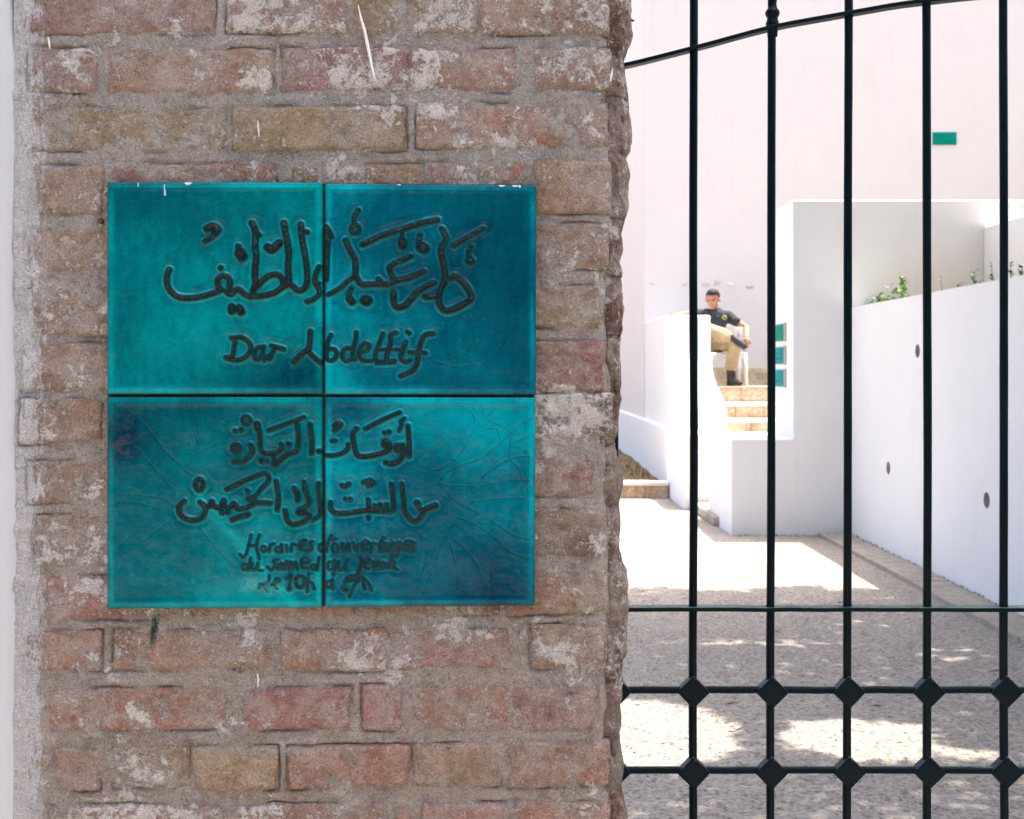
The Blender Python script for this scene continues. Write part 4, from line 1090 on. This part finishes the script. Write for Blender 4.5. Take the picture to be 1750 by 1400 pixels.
    t = np.clip(0.5 + (t - 0.5) * 1.25, 0, 1.15)
    colr = np.where(t < 0.5, deep + (midc - deep) * (t / 0.5), midc + (light - midc) * ((t - 0.5) / 0.5))
    ink = np.clip(Gr * 0.72, 0, 1)[..., None]
    colr = colr * (1 - ink) + np.array([0.0, 0.030, 0.050]) * ink
    dk = np.exp(-(np.clip(Dn, 0, 99) / 1.0) ** 2)[..., None]
    colr = colr * (1 - dk) + np.array([0.003, 0.035, 0.038]) * dk
    rim = np.clip(1 - ex / 1.4, 0, 1)[..., None] * 0.4
    colr = colr * (1 - rim) + np.array([0.004, 0.06, 0.05]) * rim
    if ti == 2:
        sp = np.clip(g2(x, y, .035, .62, .03, .045) * (0.2 + 1.9 * fbm(PX, PY, 3, .16, 3)) * 1.4, 0, .75)[..., None]
        colr = colr * (1 - sp) + np.array([0.06, 0.05, 0.07]) * sp
        sp = np.clip(g2(x, y, .335, .935, .02, .018) + g2(x, y, .38, .95, .05, .012), 0, 1) * np.clip(0.5 + 2 * fbm(PX, PY, 3, .16, 3), 0, 1) * 0.5
        colr = colr * (1 - sp[..., None]) + np.array([0.12, 0.40, 0.36]) * sp[..., None]
    if ti in (0, 1):      # chips on the top rim showing the pale body
        chips = [(321, 311, 7, 5)] if ti == 0 else [(858, 315, 6, 4), (880, 315.5, 5, 4), (888, 318, 2.5, 2.5), (682, 314, 4, 2)]
        for cx_, cy_, rx_, ry_ in chips:
            q = (np.hypot((PX - cx_) / rx_, (PY - cy_) / ry_) + 0.25 * fbm(PX, PY, 1, .5, 2)) < 1
            colr[q] = (0.72, 0.74, 0.72); h[q] -= 0.0009
        if ti == 0:
            for ln in ([(236, 310), (236, 318)], [(281, 317), (282, 334)]):
                q = seg_dist(PX, PY, ln) < 1.0; colr[q] = (0.6, 0.72, 0.72)
    LX = np.zeros(PX.shape); LZ = np.zeros(PX.shape)
    aa = (PX - 875) / F
    tt_ = (-TD - (_s * PO.x - _c * PO.y)) / (-_s * aa + _c)
    LX = _c * (tt_ * aa - PO.x) + _s * (tt_ - PO.y); LZ = EYE + (HY - PY) / F * tt_
    LY = -TD - h
    base = np.stack([LX, LY, LZ], -1).reshape(-1, 3)
    ring_idx = [(i, 0) for i in range(NG)] + [(NG - 1, j) for j in range(1, NG)] + [(i, NG - 1) for i in range(NG - 2, -1, -1)] + [(0, j) for j in range(NG - 2, 0, -1)]
    ri = np.array([i * NG + j for i, j in ring_idx]); L = len(ri)
    back = base[ri].copy(); back[:, 1] = -0.003
    VV = np.vstack([base, back]); c = len(base) + np.arange(L)
    Fc = np.vstack([grid_faces(NG, NG), np.stack([ri, c, np.roll(c, -1), np.roll(ri, -1)], -1)])
    me = mesh_np('tile', VV, Fc)
    ca = me.color_attributes.new('Col', 'FLOAT_COLOR', 'POINT')
    cc = np.ones((len(VV), 4), np.float32); cc[:len(base), :3] = np.clip(colr, 0, 1).reshape(-1, 3); cc[len(base):, :3] = (0.004, 0.05, 0.045)
    ca.data.foreach_set('color', cc.ravel())
    o = obj('tile', me, M['glaze'], sign); o['label'] = TLAB[ti]
    tile_objs.append(o)
# raised strokes: rough cords of dark clay half sunk in the glaze
seedn = 0
for p, r in S:
    seedn += 1
    cx = sum(q[0] for q in p) / len(p); cy = sum(q[1] for q in p) / len(p)
    ti = (1 if cx > 553.5 else 0) + (2 if cy > 676 else 0)
    pts = []; rad = []
    lo = 555.6 if ti % 2 else 184; hi = 915 if ti % 2 else 551.2
    for i, (x, y) in enumerate(p):
        x = min(max(x, lo + r * 0.4), hi - r * 0.4)
        wv = float(vnoise(x * 0.25, y * 0.25, seedn)); wv2 = float(vnoise(x * 0.7, y * 0.7, seedn + 9))
        X, Z = loc(x, y, TD)
        tp = min(1.0, 0.72 + 0.28 * min(i, len(p) - 1 - i) / 1.5)
        rr_ = r * PXM * (0.78 if r > 2.7 else 0.72) * (1 + 0.16 * wv + 0.12 * wv2) * tp
        pts.append(Vector((X, -TD - rr_ * 0.50, Z))); rad.append(rr_)
    # rounded caps
    d0 = (pts[0] - pts[1]).normalized(); d1 = (pts[-1] - pts[-2]).normalized()
    P2 = [pts[0] + d0 * rad[0] * 0.95, pts[0] + d0 * rad[0] * 0.6] + pts + [pts[-1] + d1 * rad[-1] * 0.6, pts[-1] + d1 * rad[-1] * 0.95]
    R2 = [rad[0] * 0.25, rad[0] * 0.78] + rad + [rad[-1] * 0.78, rad[-1] * 0.25]
    mb = MB().tube(P2, R2, 12, True, 1.0, Vector((0, 1, 0)))
    mb.rough(r * PXM * 0.26, 620, seedn)
    mb.build('letter_stroke', M['ridge'], tile_objs[ti], smooth=True)
# mortar bed visible in the joints
x0, _ = loc(186, 676, 0.002); x1, _ = loc(912, 676, 0.002); _, z1 = loc(550, 315, 0.002); _, z0 = loc(550, 1035, 0.002)
MB().box(x0, x1, -0.0075, 0.003, z0, z1).build('adhesive_bed', M['rust'], sign)

# ================================================================== IRON GATE
gate = thing('iron_gate', 'dark green painted iron bar gate with diamond knots along its two lower rails', 'gate', (0.9, 1.85, 0))
GY = 1.85
def gx(px): return (px - 875) / F * GY
def gz(py): return EYE + (HY - py) / F * GY
def gsub(mb): return sub(mb, gate)
BARS = [(1050, 1050), (1186, 1184), (1318.5, 1317), (1450, 1448), (1583, 1585), (1715.5, 1716), (1849, 1850), (1982, 1984)]
AR = [(950, 140), (1060, 115), (1184, 84), (1318, 49), (1449, 24), (1583, 3), (1716, -9), (1849, -14), (1990, -12)]
def arch_z(px): 
    return gz(float(np.interp(px, [a for a, b in AR], [b for a, b in AR])))
rr = random.Random(2)
for i, (pt, pb) in enumerate(BARS):
    r = 0.0063
    top = 2.42
    pts = []; n_ = 34
    for k in range(n_ + 1):
        z = 0.06 + (top - 0.06) * k / n_
        py = HY - (z - EYE) * F / GY
        x = gx(pb + (pt - pb) * (1400 - py) / 1400) + 0.0012 * float(vnoise(z * 3, i * 5.0, 0))
        pts.append((x, GY + 0.0005 * float(vnoise(z * 3, i * 5.0, 7)), z))
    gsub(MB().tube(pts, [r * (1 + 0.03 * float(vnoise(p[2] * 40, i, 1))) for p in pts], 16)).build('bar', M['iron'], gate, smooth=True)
# turned baluster collar above the arch on the second bar in view
xb = gx(1320); z0 = arch_z(1318)
prof = [(.0075, -.012), (.0082, 0.000), (.0095, .004), (.0100, .008), (.0085, .012), (.0078, .016), (.0098, .019), (.0112, .023), (.0098, .027), (.0072, .030), (.0062, .036), (.0070, .044), (.0086, .054), (.0100, .070), (.0088, .090), (.0070, .110)]
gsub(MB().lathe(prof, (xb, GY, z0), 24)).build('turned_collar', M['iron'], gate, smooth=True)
# rails
def flat_rail(pts, dy, dz):
    mb = MB(); rings = []
    for (x, z) in pts:
        rings.append([mb.bm.verts.new((x, GY + sy_ * dy / 2, z + sz_ * dz / 2)) for sy_, sz_ in ((-1, -1), (1, -1), (1, 1), (-1, 1))])
    for a_, b_ in zip(rings, rings[1:]):
        for k in range(4): mb.bm.faces.new([a_[k], a_[(k + 1) % 4], b_[(k + 1) % 4], b_[k]])
    mb.bm.faces.new(rings[0][::-1]); mb.bm.faces.new(rings[-1])
    return mb
apx = smooth_line(AR, 30)
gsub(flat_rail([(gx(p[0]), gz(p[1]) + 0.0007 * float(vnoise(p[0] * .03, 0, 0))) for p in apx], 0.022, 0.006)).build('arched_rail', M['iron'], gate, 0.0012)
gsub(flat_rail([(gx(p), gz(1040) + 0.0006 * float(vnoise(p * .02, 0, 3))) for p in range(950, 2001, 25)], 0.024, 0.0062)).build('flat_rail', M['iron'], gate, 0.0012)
for py in (1179, 1316):
    pts = [(gx(p), GY, gz(py) + 0.0005 * float(vnoise(p * .02, py, 3))) for p in range(950, 2001, 25)]
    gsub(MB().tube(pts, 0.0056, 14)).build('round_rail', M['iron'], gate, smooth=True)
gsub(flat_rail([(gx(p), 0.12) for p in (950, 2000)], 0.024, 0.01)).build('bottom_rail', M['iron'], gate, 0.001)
dm = None
for py in (1179, 1316):
    for i, (pt, pb) in enumerate(BARS):
        if dm is None:
            mb = MB().box(-.0176, .0176, -.011, .011, -.0176, .0176)
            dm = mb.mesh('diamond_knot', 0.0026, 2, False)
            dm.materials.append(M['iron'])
        o = bpy.data.objects.new('diamond_knot', dm); COL.objects.link(o); o.parent = gate
        o.location = Vector((gx(pb + (pt - pb) * (1400 - py) / 1400) + rr.uniform(-.0008, .0012), GY - 0.001, gz(py + 2) + rr.uniform(-.0006, .0006))) - Vector(gate.location)
        o.rotation_euler = (0, math.radians(45 + rr.uniform(-2, 2)), 0)
# hinge spike seen past the pillar
gsub(MB().tube([at(1050, 34, 1.81), at(1076, 34, 1.81), at(1084, 36, 1.81)], [0.004, 0.003, 0.0008], 8)).build('hinge_pin', M['iron'], gate)

# ================================================================== PLASTIC CHAIR + MAN
PZ = 1.263
ch = thing('plastic_chair', 'white moulded plastic chair under the seated man', 'chair', (2.77, 16.05, PZ))
def csub(mb): return sub(mb, ch)
mb = MB().box(2.52, 3.02, 15.78, 16.28, PZ + 0.40, PZ + 0.43)
csub(mb).build('seat', M['plastic'], ch, 0.014, 3)
csub(MB().box(2.52, 3.02, 15.775, 15.80, PZ + 0.345, PZ + 0.415)).build('seat_apron', M['plastic'], ch, 0.01, 3)
for lx, ly, ox, oy in ((2.55, 15.80, -0.02, -0.02), (2.99, 15.80, 0.02, -0.02), (2.55, 16.26, -0.02, 0.05), (2.99, 16.26, 0.02, 0.05)):
    csub(MB().tube([(lx, ly, PZ + 0.41), (lx + ox * .5, ly + oy * .5, PZ + 0.2), (lx + ox, ly + oy, PZ + 0.0)], [0.034, 0.03, 0.022], 8)).build('leg', M['plastic'], ch, smooth=True)
mb = MB()
for k in range(5): mb.box(2.56 + k * .092, 2.56 + k * .092 + .05, 16.27, 16.29, PZ + 0.42, PZ + 0.74)
mb.box(2.54, 3.0, 16.265, 16.295, PZ + 0.72, PZ + 0.80)
csub(mb).build('backrest', M['plastic'], ch, 0.006)

def remesh(mb, voxel, iters=6, fac=0.5):
    me = mb.mesh('tmp')
    o = bpy.data.objects.new('tmp', me); COL.objects.link(o)
    m = o.modifiers.new('r', 'REMESH'); m.mode = 'VOXEL'; m.voxel_size = voxel; m.use_smooth_shade = True
    m2 = o.modifiers.new('s', 'SMOOTH'); m2.iterations = iters; m2.factor = fac
    dg = bpy.context.evaluated_depsgraph_get()
    out = bpy.data.meshes.new_from_object(o.evaluated_get(dg))
    bpy.data.objects.remove(o)
    for p in out.polygons: p.use_smooth = True
    return out
def limb(mb, pts, rads, n=14):
    P = []; R = []
    for i in range(len(pts) - 1):
        a, b = Vector(pts[i]), Vector(pts[i + 1])
        for k in range(6):
            t = k / 6; P.append(a.lerp(b, t)); R.append(rads[i] + (rads[i + 1] - rads[i]) * t)
    P.append(Vector(pts[-1])); R.append(rads[-1])
    mb.tube(P, R, n)
    for p, r in zip(pts, rads): mb.ball(Vector(p), r * 0.99, 2)
man = thing('person', 'man in dark t-shirt and khaki trousers sitting with one boot crossed over his knee', 'person', (2.72, 16.0, PZ))
hd = at(1218, 512.5, 16.03); nk = at(1221, 531, 16.10); ch_ = at(1223, 545, 16.10); wa = at(1219, 566, 16.08); hp = at(1214, 584, 16.06)
sR = at(1197, 538, 16.10); sL = at(1243, 540, 16.05); elR = at(1180, 536, 16.02); haR = at(1163, 537.5, 15.95)
elL = at(1276, 561, 15.92); haL = at(1276, 577, 15.60)
hipR = at(1204, 586, 16.02); hipL = at(1226, 588, 16.02); knL = at(1255, 590, 15.58); anL = at(1249, 640, 15.60)
knR = at(1200, 561, 15.62); anR = at(1251, 577, 15.50)
mb = MB()
# torso and neck
limb(mb, [hp, wa, ch_], [0.135, 0.125, 0.14]); mb.ball(ch_.lerp(sL, .5), 0.095); mb.ball(ch_.lerp(sR, .5), 0.095)
limb(mb, [nk + Vector((0, 0, -0.05)), nk, hd + Vector((0.01, 0.02, -0.05))], [0.065, 0.058, 0.058])
# head: skull, face, jaw, nose, ears, brow
fd = Vector((-0.35, -0.90, -0.24)).normalized(); up_ = (Vector((0, 0, 1)) - fd * fd.z).normalized(); rt = fd.cross(up_)
def hp_(f_, r_, u_): return hd + fd * f_ + rt * r_ + up_ * u_
mb.ball(hp_(-.015, 0, .03), 0.094, 3, (0.92, 1.0, 1.02))
mb.ball(hp_(.03, 0, -.02), 0.074, 3, (0.95, 0.95, 1.15))
mb.ball(hp_(.05, 0, -.075), 0.045, 3)
mb.ball(hp_(.088, 0, .032), 0.026, 2, (1.6, 1, .6)); mb.ball(hp_(.107, 0, -.006), 0.016, 2, (1, 1, 1.5)); mb.ball(hp_(.117, 0, -.020), 0.013, 2)
mb.ball(hp_(.078, .032, -.018), 0.024, 2); mb.ball(hp_(.078, -.032, -.018), 0.024, 2)
mb.ball(hp_(.088, 0, -.052), 0.019, 2, (1.4, 1, .6)); mb.ball(hp_(.075, 0, -.092), 0.022, 2)
mb.ball(hp_(-.005, .090, -.005), 0.026, 2, (.5, .8, 1.25)); mb.ball(hp_(-.005, -.090, -.005), 0.026, 2, (.5, .8, 1.25))
# arms
limb(mb, [sR, elR, haR], [0.062, 0.042, 0.028]); limb(mb, [sL, elL, haL], [0.062, 0.044, 0.028])
# hands with separate fingers
def hand(palm, dirv, side, curl, n):
    dirv = dirv.normalized(); side = (side - dirv * side.dot(dirv)).normalized(); nrm = dirv.cross(side)
    mb.ball(palm + dirv * 0.035, 0.042, 2, (0.9, 0.9, 0.75)); mb.ball(palm + dirv * .06, .036, 2, (.9, .9, .7))
    for k in range(4):
        b0 = palm + dirv * 0.075 + side * (-0.03 + 0.02 * k); L = (0.036, .042, .040, .031)[k]
        p1 = b0 + dirv * L + nrm * curl * L * .5; p2 = p1 + dirv * L * .5 + nrm * curl * L * 1.0; 
        limb(mb, [b0 - dirv * .02, b0, p1, p2], [.010, .0098, .009, .008], 8)
    b0 = palm + side * -0.035 + dirv * .02
    limb(mb, [b0, b0 - side * .02 + dirv * .03, b0 - side * .022 + dirv * .058 + nrm * curl * .02], [.013, .011, .009], 8)
hand(haR, Vector((-1, -0.15, -0.12)), Vector((0, -1, 0.1)), 0.5, 0)
hand(haL, Vector((-0.15, -0.45, -0.9)), Vector((-0.9, 0.1, 0.1)), 0.55, 1)
# legs
limb(mb, [hipL, knL, anL], [0.085, 0.06, 0.04]); limb(mb, [hipR, knR, anR], [0.085, 0.06, 0.04]); mb.ball(hp, .13)
def dsub(me):
    me.transform(Matrix.Translation(-Vector(man.location))); return me
obj('body', dsub(remesh(mb, 0.0065, 3)), M['skin'], man)
# face marks: brows, closed-down eyes, mouth
for s_ in (1, -1):
    e0 = MB().tube([hp_(.098, s_ * .012, .026), hp_(.098, s_ * .032, .030), hp_(.086, s_ * .050, .022)], [.005, .006, .003], 8).mesh(); obj('eyebrow', dsub(e0), M['face_dark'], man)
    e1 = MB().ball(hp_(.090, s_ * .031, .006), .011, 2, (1.3, 1, .45)).mesh(); obj('eye', dsub(e1), M['face_dark'], man)
e2 = MB().tube([hp_(.092, -.024, -.053), hp_(.106, 0, -.051), hp_(.092, .024, -.053)], [.003, .0045, .003], 8).mesh(); obj('mouth', dsub(e2), simple_mat('lip', (.28, .10, .08), (.33, .13, .1)), man)
# hair cap
mb = MB(); mb.ball(hp_(-.022, 0, .050), 0.096, 3, (0.97, 1.04, 0.98)); mb.ball(hp_(.02, 0, .085), .068, 3, (1.0, 1.0, .8)); mb.ball(hp_(-.05, 0, .0), .07, 3)
me = remesh(mb, 0.006, 2)
bmx = bmesh.new(); bmx.from_mesh(me)
kill = [v for v in bmx.verts if ((v.co - hd).dot(fd) > 0.035 and (v.co - hd).dot(up_) < 0.072) or (v.co - hd).dot(up_) < -0.03 or ((v.co - hd).dot(fd) > -0.01 and (v.co - hd).dot(up_) < 0.03)]
bmesh.ops.delete(bmx, geom=kill, context='VERTS'); bmx.to_mesh(me); bmx.free()
obj('hair', dsub(me), M['hair'], man)
# t-shirt
mb = MB()
limb(mb, [hp + Vector((0, 0, .03)), wa, ch_ + Vector((0, 0, .01))], [0.150, 0.142, 0.150])
mb.ball(ch_.lerp(sL, .55) + Vector((0, 0, -.01)), 0.108); mb.ball(ch_.lerp(sR, .55), 0.108); limb(mb, [nk + Vector((0, 0, -.055)), nk + Vector((0, 0, -.025))], [.09, .073])
limb(mb, [sL, sL.lerp(elL, .50)], [0.080, 0.066]); limb(mb, [sR, sR.lerp(elR, .62)], [0.078, 0.064])
limb(mb, [sR, nk + Vector((0, 0, -.04)), sL], [.06, .062, .06])
mb.rough(0.012, 16)
obj('t_shirt', dsub(remesh(mb, 0.008, 3)), M['shirt'], man)
bc = at(1238, 543, 15.93)
o = obj('chest_badge', dsub(MB().ball(bc + Vector((0, -.005, 0)), .032, 3, (1, .3, 1)).mesh(smooth=True)), M['badge'], man)
o = obj('badge_centre', dsub(MB().ball(bc + Vector((0, -.012, 0)), .014, 2, (1, .3, 1)).mesh(smooth=True)), M['shirt'], man)
# trousers
mb = MB(); mb.ball(hp + Vector((0, 0, -.02)), .155, 3)
limb(mb, [hipL, knL, anL + Vector((0, 0, .10))], [0.112, 0.088, 0.080]); limb(mb, [hipR, knR], [0.112, 0.090]); limb(mb, [knR, knR.lerp(anR, .85)], [.090, .078])
mb.rough(0.016, 13, 3)
obj('trousers', dsub(remesh(mb, 0.009, 2)), M['khaki'], man)
# boots
def boot(an, toe, up2, nm):
    mb = MB(); d_ = (toe - an).normalized()
    limb(mb, [an + up2 * .13, an + up2 * .05, an], [.056, .054, .056]); limb(mb, [an + d_ * -.03, an.lerp(toe, .5), toe], [.052, .048, .042])
    obj('boot', dsub(remesh(mb, .007, 3)), M['boot'], man)
fl = Vector((anL.x + .01, anL.y - .0, PZ + .058))
mb = MB(); limb(mb, [anL + Vector((0, 0, .14)), anL + Vector((0, 0, .05)), fl], [.058, .056, .058]); limb(mb, [fl + Vector((-.01, .03, -.01)), fl + Vector((.04, -.09, -.008)), fl + Vector((.07, -.17, -.018))], [.052, .047, .038])
obj('boot', dsub(remesh(mb, .007, 3)), M['boot'], man)
mb = MB().tube([fl + Vector((-.02, .06, -.05)), fl + Vector((.04, -.09, -.048)), fl + Vector((.075, -.20, -.05))], [.044, .05, .038], 14, True, .2, Vector((0, 0, 1)))
obj('boot_sole', dsub(mb.mesh()), M['sole'], man)
tr_ = at(1272, 592, 15.42); 
mb = MB(); limb(mb, [anR.lerp(knR, .28), anR], [.060, .058]); limb(mb, [anR, anR.lerp(tr_, .6), tr_], [.055, .05, .040])
obj('boot', dsub(remesh(mb, .007, 3)), M['boot'], man)
dd = (tr_ - anR).normalized(); dn = Vector((0.35, -0.25, -0.9)); dn = (dn - dd * dn.dot(dd)).normalized()
mb = MB().tube([anR - dd * .03 + dn * .05 + Vector((.02, -.02, 0)), anR.lerp(tr_, .6) + dn * .048, tr_ + dd * .045 + dn * .038], [.042, .048, .036], 14, True, .3, dn)
obj('boot_sole', dsub(mb.mesh()), M['sole'], man)
# paper cup in his hand
cp = at(1264, 568, 15.55)
cup = thing('paper_cup', 'white paper cup held in the seated man\'s left hand', 'cup', (cp.x, cp.y, cp.z - .05))
MB().lathe([(.030, 0), (.041, .095), (.043, .10), (.040, .101), (.029, .01)], (0, 0, 0), 24).build('cup_wall', M['plastic'], cup, smooth=True)
MB().lathe([(.043, .099), (.044, .106), (.036, .112)], (0, 0, 0), 24).build('lid', M['plastic'], cup, smooth=True)

# ================================================================== PLANTS on the planter
def leaf_quad(bm, c, d, up3, L, W):
    d = d.normalized(); s3 = d.cross(up3)
    if s3.length < 1e-3: s3 = Vector((1, 0, 0))
    s3.normalize()
    pts = [c, c + d * L * .45 + s3 * W, c + d * L, c + d * L * .45 - s3 * W]
    vs = [bm.verts.new(p) for p in pts]; bm.faces.new(vs)
def sprig(px, Y, h, label, nleaf=16, L=.05, lean=0.1, seed_=0, dz=0):
    r_ = random.Random(seed_)
    X = (px - 875) / F * Y
    t = thing('sprig', label, 'plant', (X, Y, 1.92), 0, 'plants growing in the bed on the white wall')
    h = h * .78 + .09
    mb = MB(); top = Vector((r_.uniform(-lean, lean) * h, r_.uniform(-lean, lean) * h, h))
    mb.tube([Vector((0, 0, -.01)), top * .5 + Vector((.01, 0, 0)), top], [.005, .004, .002], 5).build('stem', M['leaf'], t)
    mb = MB()
    for k in range(nleaf):
        f_ = r_.uniform(.3, 1); c_ = top * f_; a_ = r_.uniform(0, 6.28)
        leaf_quad(mb.bm, c_, Vector((math.cos(a_), math.sin(a_), r_.uniform(.2, 1.0))), Vector((0, 0, 1)), L * r_.uniform(.6, 1.1), L * .28)
    mb.build('leaves', M['leaf'], t)
def clump(px, Y, w, h, label, seed_):
    r_ = random.Random(seed_); X = (px - 875) / F * Y
    t = thing('leafy_plant', label, 'plant', (X, Y, 1.92))
    mb = MB()
    for k in range(170):
        a_ = r_.uniform(0, 6.28); rr2 = math.sqrt(r_.random())
        c_ = Vector((math.cos(a_) * rr2 * .1, math.sin(a_) * rr2 * w, .05 + r_.random() * h * (1.2 - rr2)))
        b_ = r_.uniform(0, 6.28)
        leaf_quad(mb.bm, c_, Vector((math.cos(b_), math.sin(b_), r_.uniform(-.1, .8))), Vector((0, 0, 1)), r_.uniform(.035, .07), .02)
    mb.build('foliage', M['leaf'], t)
XB = 3.20
def Yof(px): return XB * F / (px - 875)
clump(1500, Yof(1500), .32, .16, 'low bright green plant at the far end of the wall top', 1)
clump(1528, Yof(1528), .20, .22, 'rounder green plant just left of the tall branching one', 2)
sprig(1546, Yof(1546), .26, 'tallest branching sprig left of the fourth gate bar', 60, .055, .12, 3)
sprig(1553, Yof(1553), .15, 'shorter leaning sprig touching the tallest branching one', 30, .05, .3, 13)
sprig(1608, Yof(1608), .20, 'thin bare sprig just right of the fourth gate bar', 6, .03, .1, 4)
sprig(1635, Yof(1635), .09, 'low yellowish tuft midway between the two right gate bars', 34, .05, .4, 5)
sprig(1664, Yof(1664), .17, 'upright leafy sprig midway between the two right gate bars', 26, .045, .06, 6)
sprig(1676, Yof(1676), .07, 'very short dark sprig beside the upright leafy one', 14, .04, .3, 7)
sprig(1697, Yof(1697), .20, 'slender upright sprig just left of the last gate bar', 22, .04, .06, 8)
sprig(1726, Yof(1726), .16, 'leafy sprig just right of the last gate bar', 22, .045, .1, 9)
sprig(1742, Yof(1742), .14, 'curled sprig nearest the right edge of the picture', 22, .045, .4, 10)

# ================================================================== TREE whose crown shades the path
tree = thing('shade_tree', 'broad tree on the terrace whose crown dapples the path behind the gate', 'tree', (5.3, 7.4, 1.9))
def tsub(mb): return sub(mb, tree)
tsub(MB().tube([(5.3, 7.4, 1.8), (5.2, 7.3, 3.2), (4.9, 7.0, 4.4), (4.4, 6.7, 5.3)], [.22, .18, .14, .10], 14).rough(.02, 4)).build('trunk', M['bark'], tree, smooth=True)
mb = MB(); rs = random.Random(14)
for k in range(10):
    e_ = Vector((rs.uniform(2.2, 5.5), rs.uniform(6.4, 8.8), rs.uniform(5.0, 6.6))); s_ = Vector((4.4, 6.7, 5.3)) if k % 2 else Vector((4.9, 7.0, 4.4))
    m_ = s_.lerp(e_, .5) + Vector((0, 0, .3))
    mb.tube([s_, m_, e_], [.07, .04, .012], 6)
tsub(mb).build('branches', M['bark'], tree)
NL = 70000
gxx = RS.uniform(-2.2, 4.6, NL * 3); gyy = RS.uniform(1.1, 8.35, NL * 3); hh = RS.uniform(4.7, 6.8, NL * 3)
sx_ = SUN.x / SUN.z; sy_2 = SUN.y / SUN.z
wob = 0.10 * fbm(gxx, gyy, 0, 4.0, 3)
pat = np.zeros(NL * 3)
for (cx_, cy_, rx_, ry_, am) in ((.35, 4.97, .66, .50, 1), (1.36, 4.86, .34, .30, 1), (1.62, 4.66, .30, .10, .9), (1.35, 6.6, .55, .10, .6), (1.6, 6.05, .5, .10, .5), (2.3, 6.3, .34, .14, .6), (1.9, 7.0, .5, .07, .4), (.5, 3.9, .5, .12, .5)):
    q = np.hypot((gxx - cx_) / rx_, (gyy - cy_) / ry_) + wob * 3
    pat = np.maximum(pat, np.clip((1.12 - q) / 0.22, 0, 1) * am)
far = np.clip((gyy + wob * 2.5 - 7.95) / 0.3, 0, 1)
dens = np.clip(1.0 + 0.9 * fbm(gxx, gyy, hh * 0.3, 0.7, 2), 0.55, 1) * (1 - pat) * (1 - far)
keep = RS.rand(NL * 3) < dens
gxx, gyy, hh = gxx[keep][:NL], gyy[keep][:NL], hh[keep][:NL]
C = np.stack([gxx + sx_ * hh, gyy + sy_2 * hh, hh], -1)
m = len(C)
d1 = RS.normal(size=(m, 3)); d1[:, 2] *= 0.4; d1 /= np.linalg.norm(d1, axis=1)[:, None]
d2 = RS.normal(size=(m, 3)); d2 -= (d2 * d1).sum(1)[:, None] * d1; d2[:, 2] *= 0.4; d2 /= np.linalg.norm(d2, axis=1)[:, None]
Ls = RS.uniform(.05, .085, m)[:, None]; W = Ls * .42
V = np.stack([C - d1 * Ls, C + d2 * W, C + d1 * Ls, C - d2 * W], 1).reshape(-1, 3) - np.array(tree.location)
me = mesh_np('crown', V, np.arange(4 * m).reshape(-1, 4), False)
o = obj('crown', me, M['leaf_dark'], tree)
